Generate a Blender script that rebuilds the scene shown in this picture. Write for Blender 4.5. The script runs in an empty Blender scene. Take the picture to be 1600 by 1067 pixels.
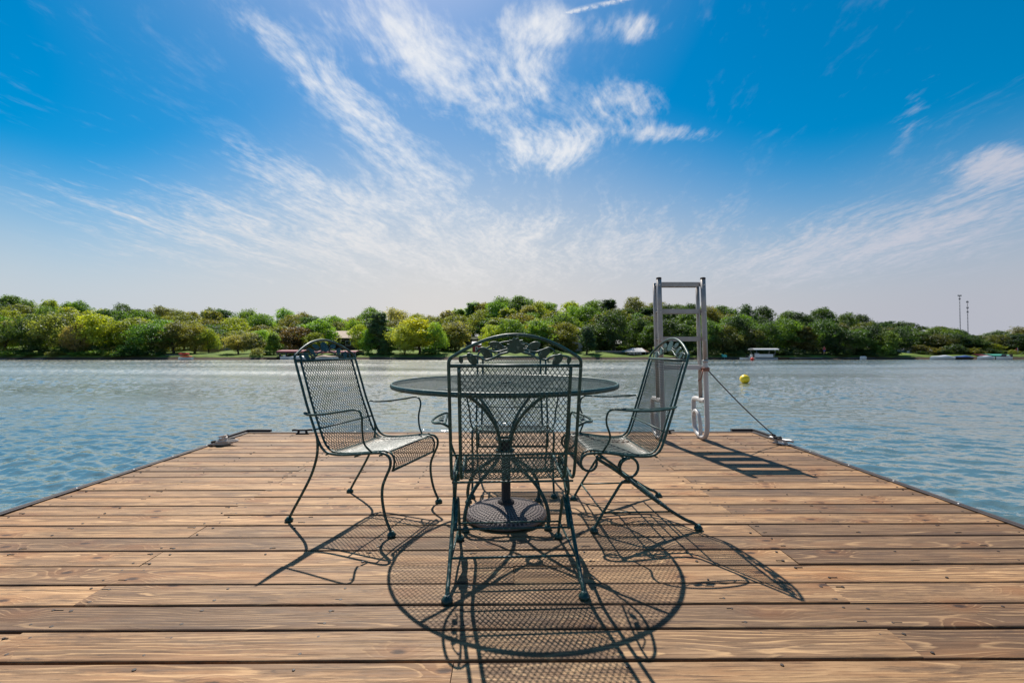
import bpy, bmesh, math, random
from mathutils import Vector, Matrix
from math import radians as R, pi, sin, cos, tan, exp, sqrt

SC = bpy.context.scene
COL = SC.collection
random.seed(7)

# ------------------------------------------------------------------ camera
# The floating dock rides about 0.75 degrees bow-up on level water: everything on it is
# laid out on a flat deck (z = 0) and tipped by TILT when the dock is finished.
TILT = Matrix.Rotation(R(0.75), 4, 'X')
cam_d = bpy.data.cameras.new("camera")
cam_d.lens = 16.0; cam_d.sensor_width = 36.0
cam_d.clip_start = 0.05; cam_d.clip_end = 6000
cam = bpy.data.objects.new("camera", cam_d); COL.objects.link(cam)
CAM_M = TILT @ Matrix.Translation((0, 0, 0.90)) @ Matrix.Rotation(R(-0.4), 4, 'Z') @ Matrix.Rotation(R(90.6), 4, 'X')
cam.matrix_world = CAM_M
SC.camera = cam

# ------------------------------------------------------------------ sun, sky, exposure
SC.view_settings.view_transform = 'Standard'
SC.view_settings.look = 'None'
SC.view_settings.exposure = 0.45
SC.view_settings.gamma = 1.0
SUN_TO = Vector((-0.178, 0.716, 1.0)).normalized()
SUN_EL = math.asin(SUN_TO.z)
SUN_AZ = math.atan2(SUN_TO.x, SUN_TO.y)
sd = bpy.data.lights.new("sun", 'SUN'); sd.energy = 5.0; sd.angle = R(0.5); sd.color = (1.0, 0.94, 0.85)
sun = bpy.data.objects.new("sun", sd); COL.objects.link(sun)
sun.rotation_euler = SUN_TO.to_track_quat('Z', 'Y').to_euler()
sun.location = (0, 0, 40)

class NT:
    """small helper for writing node trees as expressions"""
    def __init__(s, tree): s.t = tree; s.n = tree.nodes; s.l = tree.links
    def new(s, kind, **kw):
        nd = s.n.new(kind)
        for k, v in kw.items(): setattr(nd, k, v)
        return nd
    def put(s, sock, v):
        if hasattr(v, 'is_output'): s.l.new(v, sock)
        elif v is not None:
            if isinstance(v, (tuple, list)) and sock.type == 'RGBA' and len(v) == 3: v = (*v, 1)
            sock.default_value = v
    def m(s, op, a, b=None, c=None, clamp=False):
        nd = s.new('ShaderNodeMath', operation=op); nd.use_clamp = clamp
        s.put(nd.inputs[0], a)
        if b is not None: s.put(nd.inputs[1], b)
        if c is not None: s.put(nd.inputs[2], c)
        return nd.outputs[0]
    def xyz(s, v):
        nd = s.new('ShaderNodeSeparateXYZ'); s.put(nd.inputs[0], v); return nd.outputs
    def vec(s, x, y, z):
        nd = s.new('ShaderNodeCombineXYZ')
        for i, q in enumerate((x, y, z)): s.put(nd.inputs[i], q)
        return nd.outputs[0]
    def noise(s, v, scale, detail=2.0, rough=0.5, dist=0.0, out=0):
        nd = s.new('ShaderNodeTexNoise')
        s.put(nd.inputs['Vector'], v); s.put(nd.inputs['Scale'], scale)
        nd.inputs['Detail'].default_value = detail; nd.inputs['Roughness'].default_value = rough
        nd.inputs['Distortion'].default_value = dist
        return nd.outputs[out]
    def map(s, v, a, b, c=0.0, d=1.0, smooth=False):
        nd = s.new('ShaderNodeMapRange')
        if smooth: nd.interpolation_type = 'SMOOTHSTEP'
        for i, q in enumerate((v, a, b, c, d)): s.put(nd.inputs[i], q)
        return nd.outputs[0]
    def mix(s, f, a, b, mode='MIX'):
        nd = s.new('ShaderNodeMix', data_type='RGBA', blend_type=mode)
        s.put(nd.inputs[0], f); s.put(nd.inputs[6], a); s.put(nd.inputs[7], b)
        return nd.outputs[2]
    def ramp(s, v, stops):
        nd = s.new('ShaderNodeValToRGB'); s.put(nd.inputs[0], v)
        e = nd.color_ramp.elements
        while len(e) < len(stops): e.new(0.5)
        for el, (p, c) in zip(e, stops):
            el.position = p; el.color = (*c, 1) if len(c) == 3 else c
        return nd.outputs[0]

def build_world():
    w = bpy.data.worlds.new("World"); SC.world = w; w.use_nodes = True
    w.node_tree.nodes.clear()
    N = NT(w.node_tree)
    sky = N.new('ShaderNodeTexSky', sky_type='NISHITA')
    sky.sun_disc = False; sky.sun_elevation = SUN_EL; sky.sun_rotation = SUN_AZ
    sky.air_density = 1.0; sky.dust_density = 0.6; sky.ozone_density = 2.0
    d = N.new('ShaderNodeTexCoord').outputs['Generated']
    x, y, z = N.xyz(d)
    zc = N.m('MAXIMUM', z, 0.0)
    hs = N.new('ShaderNodeHueSaturation')
    hs.inputs['Hue'].default_value = 0.487; hs.inputs['Saturation'].default_value = 1.75; hs.inputs['Value'].default_value = 1.0
    N.l.new(sky.outputs[0], hs.inputs['Color'])
    blue = hs.outputs[0]
    # pale haze low over the lake (radiance in the sky texture's own units)
    # a little more haze towards the sun side (left of the middle), less on the right
    gr = N.m('DIVIDE', x, N.m('MAXIMUM', y, 0.15))
    side = N.m('MULTIPLY', N.map(gr, 0.0, 0.75, 1.0, 0.68, True), N.map(gr, -1.0, -0.2, 0.58, 1.0, True))
    hz = N.map(N.m('DIVIDE', zc, side), 0.08, 0.56, 1.0, 0.0, True)
    haze_c = N.mix(N.map(x, -0.1, 0.7), (6.7, 6.5, 6.4), (4.5, 4.65, 5.3))
    haze_c = N.mix(N.map(x, -0.7, -0.2), (5.4, 5.85, 6.4), haze_c)
    col = N.mix(N.m('MULTIPLY', hz, 0.99), blue, haze_c)
    # cirrus on a flat layer high above: streaks run away from the viewer
    inv = N.m('DIVIDE', 1.0, N.m('ADD', zc, 0.06))
    u = N.m('MULTIPLY', x, inv); v = N.m('MULTIPLY', y, inv)
    a = R(8)
    us = N.m('SUBTRACT', N.m('MULTIPLY', u, cos(a)), N.m('MULTIPLY', v, sin(a)))
    vs = N.m('ADD', N.m('MULTIPLY', u, sin(a)), N.m('MULTIPLY', v, cos(a)))
    wrp = N.noise(N.vec(us, vs, 3.3), 1.3, 2.0, 0.5, out=1)
    wx, wy, wz = N.xyz(wrp)
    us2 = N.m('ADD', us, N.m('MULTIPLY', N.m('SUBTRACT', wx, 0.5), 0.55))
    vs2 = N.m('ADD', vs, N.m('MULTIPLY', N.m('SUBTRACT', wy, 0.5), 0.8))
    n1 = N.noise(N.vec(N.m('MULTIPLY', us2, 4.2), N.m('MULTIPLY', vs2, 0.85), 0.7), 1.0, 6.0, 0.62)
    n2 = N.noise(N.vec(N.m('MULTIPLY', us2, 13.0), N.m('MULTIPLY', vs2, 3.6), 5.1), 1.0, 5.0, 0.66)
    n3 = N.noise(N.vec(N.m('MULTIPLY', us, 30.0), N.m('MULTIPLY', vs, 14.0), 9.1), 1.0, 3.0, 0.6)
    fib = N.m('ADD', N.m('MULTIPLY', n1, 0.44), N.m('ADD', N.m('MULTIPLY', n2, 0.34), N.m('MULTIPLY', n3, 0.22)))
    # where the banks of cloud lie, as soft patches of direction
    ys = N.m('MAXIMUM', y, 0.05)
    gx = N.m('DIVIDE', x, ys); gz = N.m('DIVIDE', z, ys)
    def blob(px, py, rx, ry, ang, amp):
        cx = (px - 800) / 711.0; cz = (550.5 - py) / 711.0
        ca, sa = cos(R(ang)), sin(R(ang))
        dx = N.m('SUBTRACT', gx, cx); dz = N.m('SUBTRACT', gz, cz)
        p = N.m('DIVIDE', N.m('ADD', N.m('MULTIPLY', dx, ca), N.m('MULTIPLY', dz, -sa)), rx / 711.0)
        q = N.m('DIVIDE', N.m('ADD', N.m('MULTIPLY', dx, sa), N.m('MULTIPLY', dz, ca)), ry / 711.0)
        r2 = N.m('ADD', N.m('MULTIPLY', p, p), N.m('MULTIPLY', q, q))
        return N.m('MULTIPLY', N.m('EXPONENT', N.m('MULTIPLY', r2, -1.0)), amp)
    acc = None
    for b in [(590, 60, 200, 90, 40, .42), (470, 95, 230, 36, 40, .42), (660, 60, 150, 60, 55, .58),
              (820, 100, 60, 120, 10, .60), (480, 285, 150, 36, 26, .74), (640, 270, 170, 60, 35, .34),
              (870, 228, 75, 34, -10, .85), (1000, 38, 50, 30, 0, .62), (985, 150, 80, 40, 0, .62),
              (1060, 205, 80, 16, 0, .62), (1570, 250, 75, 30, -10, 1.0), (1450, 150, 34, 110, 35, .5),
              (300, 330, 420, 64, 12, .42), (1480, 350, 300, 56, -14, .64), (1000, 330, 300, 80, -8, .26),
              (850, 30, 100, 40, 0, .4), (1120, 30, 60, 40, 0, .22), (820, 400, 900, 70, 0, .36)]:
        o = blob(*b); acc = o if acc is None else N.m('ADD', acc, o)
    cov = N.m('MULTIPLY', N.map(N.m('ADD', fib, N.m('MULTIPLY', N.m('MINIMUM', acc, 1.0), 0.30)), 0.56, 0.86, 0.0, 1.0, True),
              N.map(acc, 0.02, 0.5, 0.0, 1.0, True))
    wisp = N.m('MULTIPLY', N.map(fib, 0.5, 0.75, 0.0, 0.15, True), N.map(zc, 0.02, 0.3, 0.3, 1.0))
    cov = N.m('MAXIMUM', cov, wisp)
    # a broken vapour trail, top middle
    tl = N.m('SUBTRACT', gz, N.m('ADD', 0.7405, N.m('MULTIPLY', N.m('SUBTRACT', gx, 0.05), 0.24)))
    tn = N.noise(N.vec(gx, gz, 0.3), 60.0, 3.0, 0.6)
    tl = N.m('ADD', tl, N.m('MULTIPLY', N.m('SUBTRACT', tn, 0.5), 0.012))
    trail = N.m('MULTIPLY', N.m('EXPONENT', N.m('MULTIPLY', N.m('MULTIPLY', tl, tl), -42000.0)),
                N.m('MULTIPLY', N.map(gx, 0.04, 0.08), N.map(tn, 0.36, 0.55, 0.25, 0.8)))
    trail = N.m('MULTIPLY', trail, N.map(y, 0.1, 0.3))
    cov = N.m('MAXIMUM', cov, trail)
    cov = N.m('MULTIPLY', cov, N.m('MULTIPLY', N.map(z, 0.0, 0.06), 0.93))
    cl_c = N.mix(N.map(zc, 0.05, 0.4), (6.9, 6.75, 6.75), (8.4, 8.5, 8.7))
    cl_c = N.mix(N.map(x, 0.1, 0.8), cl_c, (5.0, 5.2, 6.2))
    col = N.mix(cov, col, cl_c)
    bg = N.new('ShaderNodeBackground'); bg.inputs['Strength'].default_value = 0.076
    N.l.new(col, bg.inputs['Color'])
    out = N.new('ShaderNodeOutputWorld'); N.l.new(bg.outputs[0], out.inputs[0])
    w.cycles.sampling_method = 'MANUAL'; w.cycles.sample_map_resolution = 512
build_world()

# ------------------------------------------------------------------ helpers
CAMP = CAM_M.translation.copy()
F = 711.0
def P(px, py, Y):
    """the point at depth Y that the photograph shows at pixel (px, py)"""
    d = CAM_M.to_3x3() @ Vector(((px - 800) / F, (533.5 - py) / F, -1))
    return CAMP + d * ((Y - CAMP.y) / d.y)
def X_at(px, Y): return P(px, 540, Y).x
def Z_at(py, Y): return P(800, py, Y).z
def PX_of(x, y): return 800 + F * (x / y - tan(R(0.4)))

def tag(o, label=None, cat=None, group=None, kind=None):
    if label: o['label'] = label
    if cat: o['category'] = cat
    if group: o['group'] = group
    if kind: o['kind'] = kind
    return o
def empty(name, loc=(0, 0, 0), rz=0.0):
    o = bpy.data.objects.new(name, None); COL.objects.link(o)
    o.location = loc; o.rotation_euler = (0, 0, rz); o.empty_display_size = 0.2
    return o

class MB:
    def __init__(s): s.v = []; s.f = []; s.sm = []; s.mi = []
    def add(s, vs, fs, smooth=True, mi=0):
        b = len(s.v); s.v += [tuple(p) for p in vs]
        for f in fs: s.f.append(tuple(i + b for i in f)); s.sm.append(smooth); s.mi.append(mi)
        return s
    def box(s, c, d, M=None, mi=0):
        vs = [Vector((c[0] + sx * d[0] / 2, c[1] + sy * d[1] / 2, c[2] + sz * d[2] / 2))
              for sx in (-1, 1) for sy in (-1, 1) for sz in (-1, 1)]
        if M is not None: vs = [M @ p for p in vs]
        return s.add(vs, [(0, 1, 3, 2), (4, 6, 7, 5), (0, 4, 5, 1), (2, 3, 7, 6), (0, 2, 6, 4), (1, 5, 7, 3)], False, mi)
    def tube(s, pts, r, n=8, closed=False, smooth_n=0, flat=1.0, cap=True):
        pts = [Vector(p) for p in pts]
        if smooth_n: pts = curve(pts, smooth_n, closed)
        m = len(pts); rs = r if isinstance(r, (list, tuple)) else None
        T = []
        for i in range(m):
            a = pts[(i - 1) % m] if (closed or i > 0) else pts[i]
            b = pts[(i + 1) % m] if (closed or i < m - 1) else pts[i]
            T.append((b - a).normalized())
        up = Vector((0, 0, 1)) if abs(T[0].z) < 0.9 else Vector((1, 0, 0))
        nrm = (up - T[0] * up.dot(T[0])).normalized()
        vs = []
        for i in range(m):
            nrm = (nrm - T[i] * nrm.dot(T[i])).normalized()
            bn = T[i].cross(nrm)
            q = (rs[0] + (rs[1] - rs[0]) * i / (m - 1)) if rs else r
            for k in range(n):
                an = 2 * pi * k / n
                vs.append(pts[i] + nrm * (cos(an) * q) + bn * (sin(an) * q * flat))
        fs = []
        for i in range(m if closed else m - 1):
            j = (i + 1) % m
            for k in range(n):
                l = (k + 1) % n
                fs.append((i * n + k, i * n + l, j * n + l, j * n + k))
        s.add(vs, fs, True)
        if cap and not closed:
            b = len(s.v) - len(vs)
            s.f.append(tuple(b + k for k in range(n - 1, -1, -1))); s.sm.append(False); s.mi.append(0)
            s.f.append(tuple(b + (m - 1) * n + k for k in range(n))); s.sm.append(False); s.mi.append(0)
        return s
    def lathe(s, prof, c=(0, 0, 0), n=24, smooth=True, closed=False):
        vs = [(c[0] + r * cos(2 * pi * k / n), c[1] + r * sin(2 * pi * k / n), c[2] + z) for (r, z) in prof for k in range(n)]
        fs = []
        m = len(prof)
        for i in range(m if closed else m - 1):
            j = (i + 1) % m
            for k in range(n):
                l = (k + 1) % n
                fs.append((i * n + k, i * n + l, j * n + l, j * n + k))
        s.add(vs, fs, smooth)
        if not closed:
            b = len(s.v) - len(vs)
            if prof[0][0] > 1e-6: s.f.append(tuple(b + k for k in range(n - 1, -1, -1))); s.sm.append(False); s.mi.append(0)
            if prof[-1][0] > 1e-6: s.f.append(tuple(b + (m - 1) * n + k for k in range(n))); s.sm.append(False); s.mi.append(0)
        return s
    def plate(s, outline, th, M):
        """outline in the local xy plane, thickness along local z"""
        n = len(outline)
        vs = [M @ Vector((x, y, -th / 2)) for x, y in outline] + [M @ Vector((x, y, th / 2)) for x, y in outline]
        fs = [tuple(range(n - 1, -1, -1)), tuple(range(n, 2 * n))]
        fs += [(i, (i + 1) % n, n + (i + 1) % n, n + i) for i in range(n)]
        return s.add(vs, fs, False)
    def mesh(s, name, mats):
        me = bpy.data.meshes.new(name)
        me.from_pydata(s.v, [], s.f)
        me.polygons.foreach_set('use_smooth', s.sm)
        for m in (mats if isinstance(mats, (list, tuple)) else [mats]): me.materials.append(m)
        me.polygons.foreach_set('material_index', s.mi)
        me.update()
        return me
    def build(s, name, mat, parent=None):
        o = bpy.data.objects.new(name, s.mesh(name, mat)); COL.objects.link(o)
        if parent is not None: o.parent = parent
        return o

def curve(pts, k, closed=False):
    """Catmull-Rom through the points, k steps per span"""
    pts = [Vector(p) for p in pts]; n = len(pts); out = []
    for i in range(n if closed else n - 1):
        p1 = pts[i]; p2 = pts[(i + 1) % n]
        p0 = pts[i - 1] if (closed or i > 0) else p1 * 2 - p2
        p3 = pts[(i + 2) % n] if (closed or i < n - 2) else p2 * 2 - p1
        for j in range(k):
            t = j / k
            out.append(0.5 * ((2 * p1) + (p2 - p0) * t + (2 * p0 - 5 * p1 + 4 * p2 - p3) * t * t + (3 * p1 - p0 - 3 * p2 + p3) * t ** 3))
    if not closed: out.append(pts[-1])
    return out
def resample(pts, n):
    L = [0.0]
    for a, b in zip(pts, pts[1:]): L.append(L[-1] + (Vector(b) - Vector(a)).length)
    out = []; j = 0
    for i in range(n + 1):
        d = L[-1] * i / n
        while j < len(L) - 2 and L[j + 1] < d: j += 1
        t = (d - L[j]) / max(1e-9, L[j + 1] - L[j])
        out.append(Vector(pts[j]).lerp(Vector(pts[j + 1]), t))
    return out, L[-1]

def copy_tree(o, parent=None):
    c = o.copy(); COL.objects.link(c); c.parent = parent
    for ch in o.children: copy_tree(ch, c)
    return c

# ------------------------------------------------------------------ materials
def mat(name):
    m = bpy.data.materials.new(name); m.use_nodes = True
    m.node_tree.nodes.clear()
    N = NT(m.node_tree)
    out = N.new('ShaderNodeOutputMaterial')
    return m, N, out
def principled(N, out, col, rough=0.5, metal=0.0, bump=None, spec=0.5, strength=0.3, dist=0.01):
    p = N.new('ShaderNodeBsdfPrincipled')
    N.put(p.inputs['Base Color'], col); N.put(p.inputs['Roughness'], rough)
    N.put(p.inputs['Metallic'], metal); p.inputs['Specular IOR Level'].default_value = spec
    if bump is not None:
        b = N.new('ShaderNodeBump'); b.inputs['Strength'].default_value = strength; b.inputs['Distance'].default_value = dist
        N.l.new(bump, b.inputs['Height']); N.l.new(b.outputs[0], p.inputs['Normal'])
    N.l.new(p.outputs[0], out.inputs[0])
    return p
def simple(name, col, rough=0.5, metal=0.0, var=0.25, scale=6.0, spec=0.5):
    """one paint or metal with mild uneven wear"""
    m, N, out = mat(name)
    co = N.new('ShaderNodeTexCoord').outputs['Object']
    n = N.noise(co, scale, 4.0, 0.6)
    dk = tuple(c * (1 - var) for c in col); lt = tuple(min(1, c * (1 + var)) for c in col)
    c = N.mix(n, dk, lt)
    principled(N, out, c, N.map(n, 0.3, 0.7, rough * 0.85, min(1, rough * 1.15)), metal, n, spec, 0.12, 0.002)
    return m

def green_iron():
    m, N, out = mat('green_wrought_iron')
    co = N.new('ShaderNodeTexCoord').outputs['Object']
    n = N.noise(co, 14.0, 4.0, 0.65); n2 = N.noise(co, 90.0, 2.0, 0.5)
    c = N.mix(N.map(n, 0.35, 0.7), (0.007, 0.034, 0.030), (0.015, 0.070, 0.061))
    c = N.mix(N.map(n2, 0.60, 0.70, 0.0, 0.8), c, (0.14, 0.22, 0.20))       # chalky chips in the paint
    n3 = N.noise(co, 22.0, 5.0, 0.7)
    c = N.mix(N.map(n3, 0.66, 0.72, 0.0, 0.85), c, (0.085, 0.040, 0.018))       # rust bloom
    principled(N, out, c, N.map(n2, 0.3, 0.7, 0.36, 0.52), 0.0, n2, 0.38, 0.15, 0.001)
    return m
IRON = green_iron()

def wood():
    m, N, out = mat('weathered_deck_boards')
    al = N.new('ShaderNodeAttribute', attribute_name='along').outputs['Vector']
    rn = N.new('ShaderNodeAttribute', attribute_name='rnd').outputs['Vector']
    lx, ly, lz = N.xyz(al); r1, r2, r3 = N.xyz(rn)
    big = N.noise(N.vec(lx, N.m('MULTIPLY', ly, 3.0), r1), 1.1, 2.0, 0.5, out=1)
    bx, by, bz = N.xyz(big)
    # annual rings: distance from a pith line that wanders under the board
    yy = N.m('ADD', ly, N.m('ADD', N.m('MULTIPLY', N.m('SUBTRACT', r2, 0.5), 0.10), N.m('MULTIPLY', N.m('SUBTRACT', bx, 0.5), 0.10)))
    zz = N.m('ADD', N.m('ADD', 0.012, N.m('MULTIPLY', r3, 0.05)), N.m('MULTIPLY', N.m('SUBTRACT', by, 0.5), 0.11))
    # knots pull the rings round them
    vo = N.new('ShaderNodeTexVoronoi', voronoi_dimensions='2D', feature='F1')
    N.l.new(N.vec(N.m('MULTIPLY', lx, 3.2), N.m('MULTIPLY', ly, 7.0), 0.0), vo.inputs['Vector']); vo.inputs['Scale'].default_value = 1.0
    kd = vo.outputs['Distance']
    kr, kg, kb = N.xyz(vo.outputs['Color'])
    has = N.m('GREATER_THAN', kr, 0.70)
    knot = N.m('MULTIPLY', N.m('EXPONENT', N.m('MULTIPLY', N.m('MULTIPLY', kd, kd), -16.0)), has)
    kn = N.m('ADD', kd, N.m('MULTIPLY', N.m('SUBTRACT', N.noise(N.vec(N.m('MULTIPLY', lx, 90.0), N.m('MULTIPLY', ly, 160.0), r1), 1.0, 2.0), 0.5), 0.06))
    core = N.m('MULTIPLY', N.map(kn, 0.035, 0.105, 1.0, 0.0, True), N.m('GREATER_THAN', kr, 0.76))
    rad = N.m('SQRT', N.m('ADD', N.m('MULTIPLY', yy, yy), N.m('MULTIPLY', zz, zz)))
    rad = N.m('ADD', rad, N.m('MULTIPLY', knot, 0.036))
    wob = N.noise(N.vec(N.m('MULTIPLY', lx, 3.0), N.m('MULTIPLY', ly, 40.0), r2), 1.0, 3.0, 0.6)
    ph = N.m('FRACT', N.m('ADD', N.m('MULTIPLY', rad, 82.0), N.m('MULTIPLY', wob, 0.9)))
    ring = N.map(ph, 0.0, 0.85, 0.0, 1.0)
    line = N.m('MULTIPLY', N.map(ph, 0.66, 0.86, 0.0, 1.0, True), N.map(ph, 0.92, 1.0, 1.0, 0.0, True))
    fib = N.noise(N.vec(N.m('MULTIPLY', lx, 5.0), N.m('MULTIPLY', ly, 190.0), r3), 1.0, 6.0, 0.72)
    fib2 = N.noise(N.vec(N.m('MULTIPLY', lx, 1.6), N.m('MULTIPLY', ly, 60.0), r3), 1.0, 4.0, 0.6)
    blot = N.noise(N.vec(N.m('MULTIPLY', lx, 1.4), N.m('MULTIPLY', ly, 6.0), r1), 1.0, 4.0, 0.55)
    fine = N.noise(N.vec(N.m('MULTIPLY', lx, 60.0), N.m('MULTIPLY', ly, 140.0), r1), 1.0, 2.0, 0.5)
    band = N.noise(N.vec(N.m('MULTIPLY', lx, 0.9), N.m('MULTIPLY', ly, 34.0), r2), 1.0, 3.0, 0.6)
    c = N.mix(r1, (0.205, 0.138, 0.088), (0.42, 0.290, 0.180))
    c = N.mix(N.map(r3, 0.82, 0.95), c, (0.50, 0.36, 0.22))
    c = N.mix(N.map(blot, 0.48, 0.60, 0.0, 0.55), c, (0.39, 0.215, 0.098))       # warm, less weathered wood
    c = N.mix(N.map(N.noise(N.vec(N.m('MULTIPLY', lx, 0.7), N.m('MULTIPLY', ly, 3.0), N.m('ADD', r2, 7.0)), 1.0, 3.0, 0.5), 0.42, 0.62, 0.0, 0.55), c, (0.215, 0.170, 0.132))      # silvered patches
    c = N.mix(N.map(fib2, 0.53, 0.63, 0.0, 0.70), c, (0.54, 0.410, 0.280))      # bleached fibres
    c = N.mix(N.map(band, 0.51, 0.58, 0.0, 0.66), c, (0.135, 0.088, 0.050))      # dark weathered bands
    amp = N.map(bz, 0.38, 0.60, 0.30, 1.0)
    c = N.mix(N.m('MULTIPLY', N.m('SUBTRACT', 1.0, ring), N.m('MULTIPLY', amp, 0.50)), c, (0.15, 0.080, 0.038))
    c = N.mix(N.m('MULTIPLY', line, N.m('MULTIPLY', amp, 0.75)), c, (0.64, 0.48, 0.31))
    c = N.mix(N.map(fib, 0.52, 0.60, 0.0, 0.78), c, (0.10, 0.062, 0.038))
    stain = N.noise(N.vec(N.m('MULTIPLY', lx, 1.3), N.m('MULTIPLY', ly, 9.0), r2), 2.0, 9.0, 0.72)
    c = N.mix(N.map(stain, 0.52, 0.60, 0.0, 0.62), c, (0.115, 0.078, 0.055))
    edge = N.map(N.m('ABSOLUTE', ly), 0.052, 0.068, 0.0, 0.55)
    c = N.mix(N.m('MULTIPLY', edge, N.map(stain, 0.35, 0.55)), c, (0.10, 0.06, 0.036))   # dirt along the board edges
    # checks: long thin cracks along the grain
    crk = N.noise(N.vec(N.m('MULTIPLY', lx, 2.4), N.m('MULTIPLY', ly, 75.0), N.m('ADD', r3, 3.0)), 1.0, 1.0, 0.4)
    crk = N.m('MULTIPLY', N.map(N.m('ABSOLUTE', N.m('SUBTRACT', crk, 0.5)), 0.0, 0.012, 1.0, 0.0), N.map(stain, 0.50, 0.56))
    c = N.mix(N.m('MULTIPLY', crk, 0.8), c, (0.03, 0.018, 0.012))
    c = N.mix(N.m('MULTIPLY', knot, 0.6), c, (0.22, 0.105, 0.042))
    c = N.mix(N.m('MULTIPLY', core, 0.92), c, (0.04, 0.02, 0.011))
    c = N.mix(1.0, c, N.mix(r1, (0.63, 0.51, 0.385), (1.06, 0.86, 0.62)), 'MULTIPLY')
    h = N.m('ADD', N.m('MULTIPLY', fib, 0.6), N.m('ADD', N.m('MULTIPLY', ring, 0.35), N.m('MULTIPLY', fine, 0.25)))
    principled(N, out, c, N.map(fib, 0.3, 0.7, 0.55, 0.8), 0.0, h, 0.35, 0.55, 0.0025)
    return m
WOOD = wood()

def water():
    m, N, out = mat('lake_water')
    g = N.new('ShaderNodeNewGeometry').outputs['Position']
    x, y, z = N.xyz(g)
    dd = N.m('SQRT', N.m('ADD', N.m('MULTIPLY', x, x), N.m('MULTIPLY', y, y)))
    def wv(sx, sy, rot, seed, detail, rough=0.5, dist=0.0):
        ca, sa = cos(R(rot)), sin(R(rot))
        u = N.m('ADD', N.m('MULTIPLY', x, ca * sx), N.m('MULTIPLY', y, sa * sx))
        v = N.m('ADD', N.m('MULTIPLY', x, -sa * sy), N.m('MULTIPLY', y, ca * sy))
        return N.noise(N.vec(u, v, seed), 1.0, detail, rough, dist)
    w2 = wv(3.2, 6.5, -14, 4.0, 2.0, 0.55, 0.4)
    w3 = wv(11.0, 19.0, 6, 8.0, 2.0, 0.5)
    gust = N.noise(N.vec(N.m('MULTIPLY', x, 0.035), N.m('MULTIPLY', y, 0.10), 2.0), 1.0, 3.0, 0.6)
    h = N.m('ADD', N.m('MULTIPLY', w2, N.map(dd, 8.0, 40.0, 0.012, 0.034)), N.m('MULTIPLY', w3, 0.0085))
    h = N.m('MULTIPLY', h, N.map(gust, 0.3, 0.7, 0.6, 1.2))
    bp = N.new('ShaderNodeBump'); bp.inputs['Strength'].default_value = 1.0; bp.inputs['Distance'].default_value = 1.0
    N.l.new(h, bp.inputs['Height'])
    # unresolved far ripples are carried by roughness, near ones by the mesh
    rough = N.m('ADD', N.map(dd, 6.0, 34.0, 0.07, 0.165), N.map(gust, 0.35, 0.65, -0.045, 0.05))
    fr = N.new('ShaderNodeFresnel'); fr.inputs['IOR'].default_value = 1.33; N.l.new(bp.outputs[0], fr.inputs['Normal'])
    fac = N.m('POWER', fr.outputs[0], 0.50)
    body = N.new('ShaderNodeBsdfDiffuse'); N.put(body.inputs[0], (0.105, 0.150, 0.138)); N.l.new(bp.outputs[0], body.inputs['Normal'])
    gl = N.new('ShaderNodeBsdfGlossy'); N.put(gl.inputs[0], (1.0, 0.955, 0.885)); N.put(gl.inputs['Roughness'], rough); N.l.new(bp.outputs[0], gl.inputs['Normal'])
    mx = N.new('ShaderNodeMixShader'); N.put(mx.inputs[0], fac); N.l.new(body.outputs[0], mx.inputs[1]); N.l.new(gl.outputs[0], mx.inputs[2])
    N.l.new(mx.outputs[0], out.inputs[0])
    return m

def ground_mat():
    m, N, out = mat('shore_grass_and_soil')
    g = N.new('ShaderNodeNewGeometry').outputs['Position']
    x, y, z = N.xyz(g)
    n = N.noise(g, 0.35, 4.0, 0.6); n2 = N.noise(g, 3.5, 3.0, 0.6)
    c = N.mix(N.map(n, 0.35, 0.65), (0.05, 0.095, 0.016), (0.14, 0.20, 0.026))
    c = N.mix(N.map(n2, 0.4, 0.7, 0.0, 0.6), c, (0.13, 0.17, 0.035))
    soil = N.mix(n2, (0.045, 0.032, 0.022), (0.12, 0.085, 0.06))
    c = N.mix(N.map(N.m('ADD', z, N.m('MULTIPLY', n, 0.5)), 0.10, 0.28, 1.0, 0.0), c, soil)
    c = N.mix(N.map(y, 112, 122), c, (0.030, 0.040, 0.014))      # leaf litter under the wood
    principled(N, out, c, 0.9, 0.0, n2, 0.2, 0.6, 0.15)
    return m

def leaf_mat():
    m, N, out = mat('tree_foliage')
    tint = N.new('ShaderNodeObjectInfo').outputs['Color']
    lf = N.new('ShaderNodeAttribute', attribute_name='leaf').outputs['Vector']
    a, b, c0 = N.xyz(lf)
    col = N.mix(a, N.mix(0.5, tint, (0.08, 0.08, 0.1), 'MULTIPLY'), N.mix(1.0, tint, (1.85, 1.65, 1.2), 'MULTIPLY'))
    d = N.new('ShaderNodeBsdfDiffuse'); N.l.new(col, d.inputs[0])
    t = N.new('ShaderNodeBsdfTranslucent')
    N.l.new(N.mix(1.0, col, (1.9, 1.75, 0.55), 'MULTIPLY'), t.inputs[0])
    gl = N.new('ShaderNodeBsdfGlossy'); gl.inputs['Roughness'].default_value = 0.45; gl.inputs[0].default_value = (0.9, 0.95, 1, 1)
    mx = N.new('ShaderNodeMixShader'); mx.inputs[0].default_value = 0.56
    N.l.new(d.outputs[0], mx.inputs[1]); N.l.new(t.outputs[0], mx.inputs[2])
    m2 = N.new('ShaderNodeMixShader'); m2.inputs[0].default_value = 0.035
    N.l.new(mx.outputs[0], m2.inputs[1]); N.l.new(gl.outputs[0], m2.inputs[2])
    N.l.new(m2.outputs[0], out.inputs[0])
    return m

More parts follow.
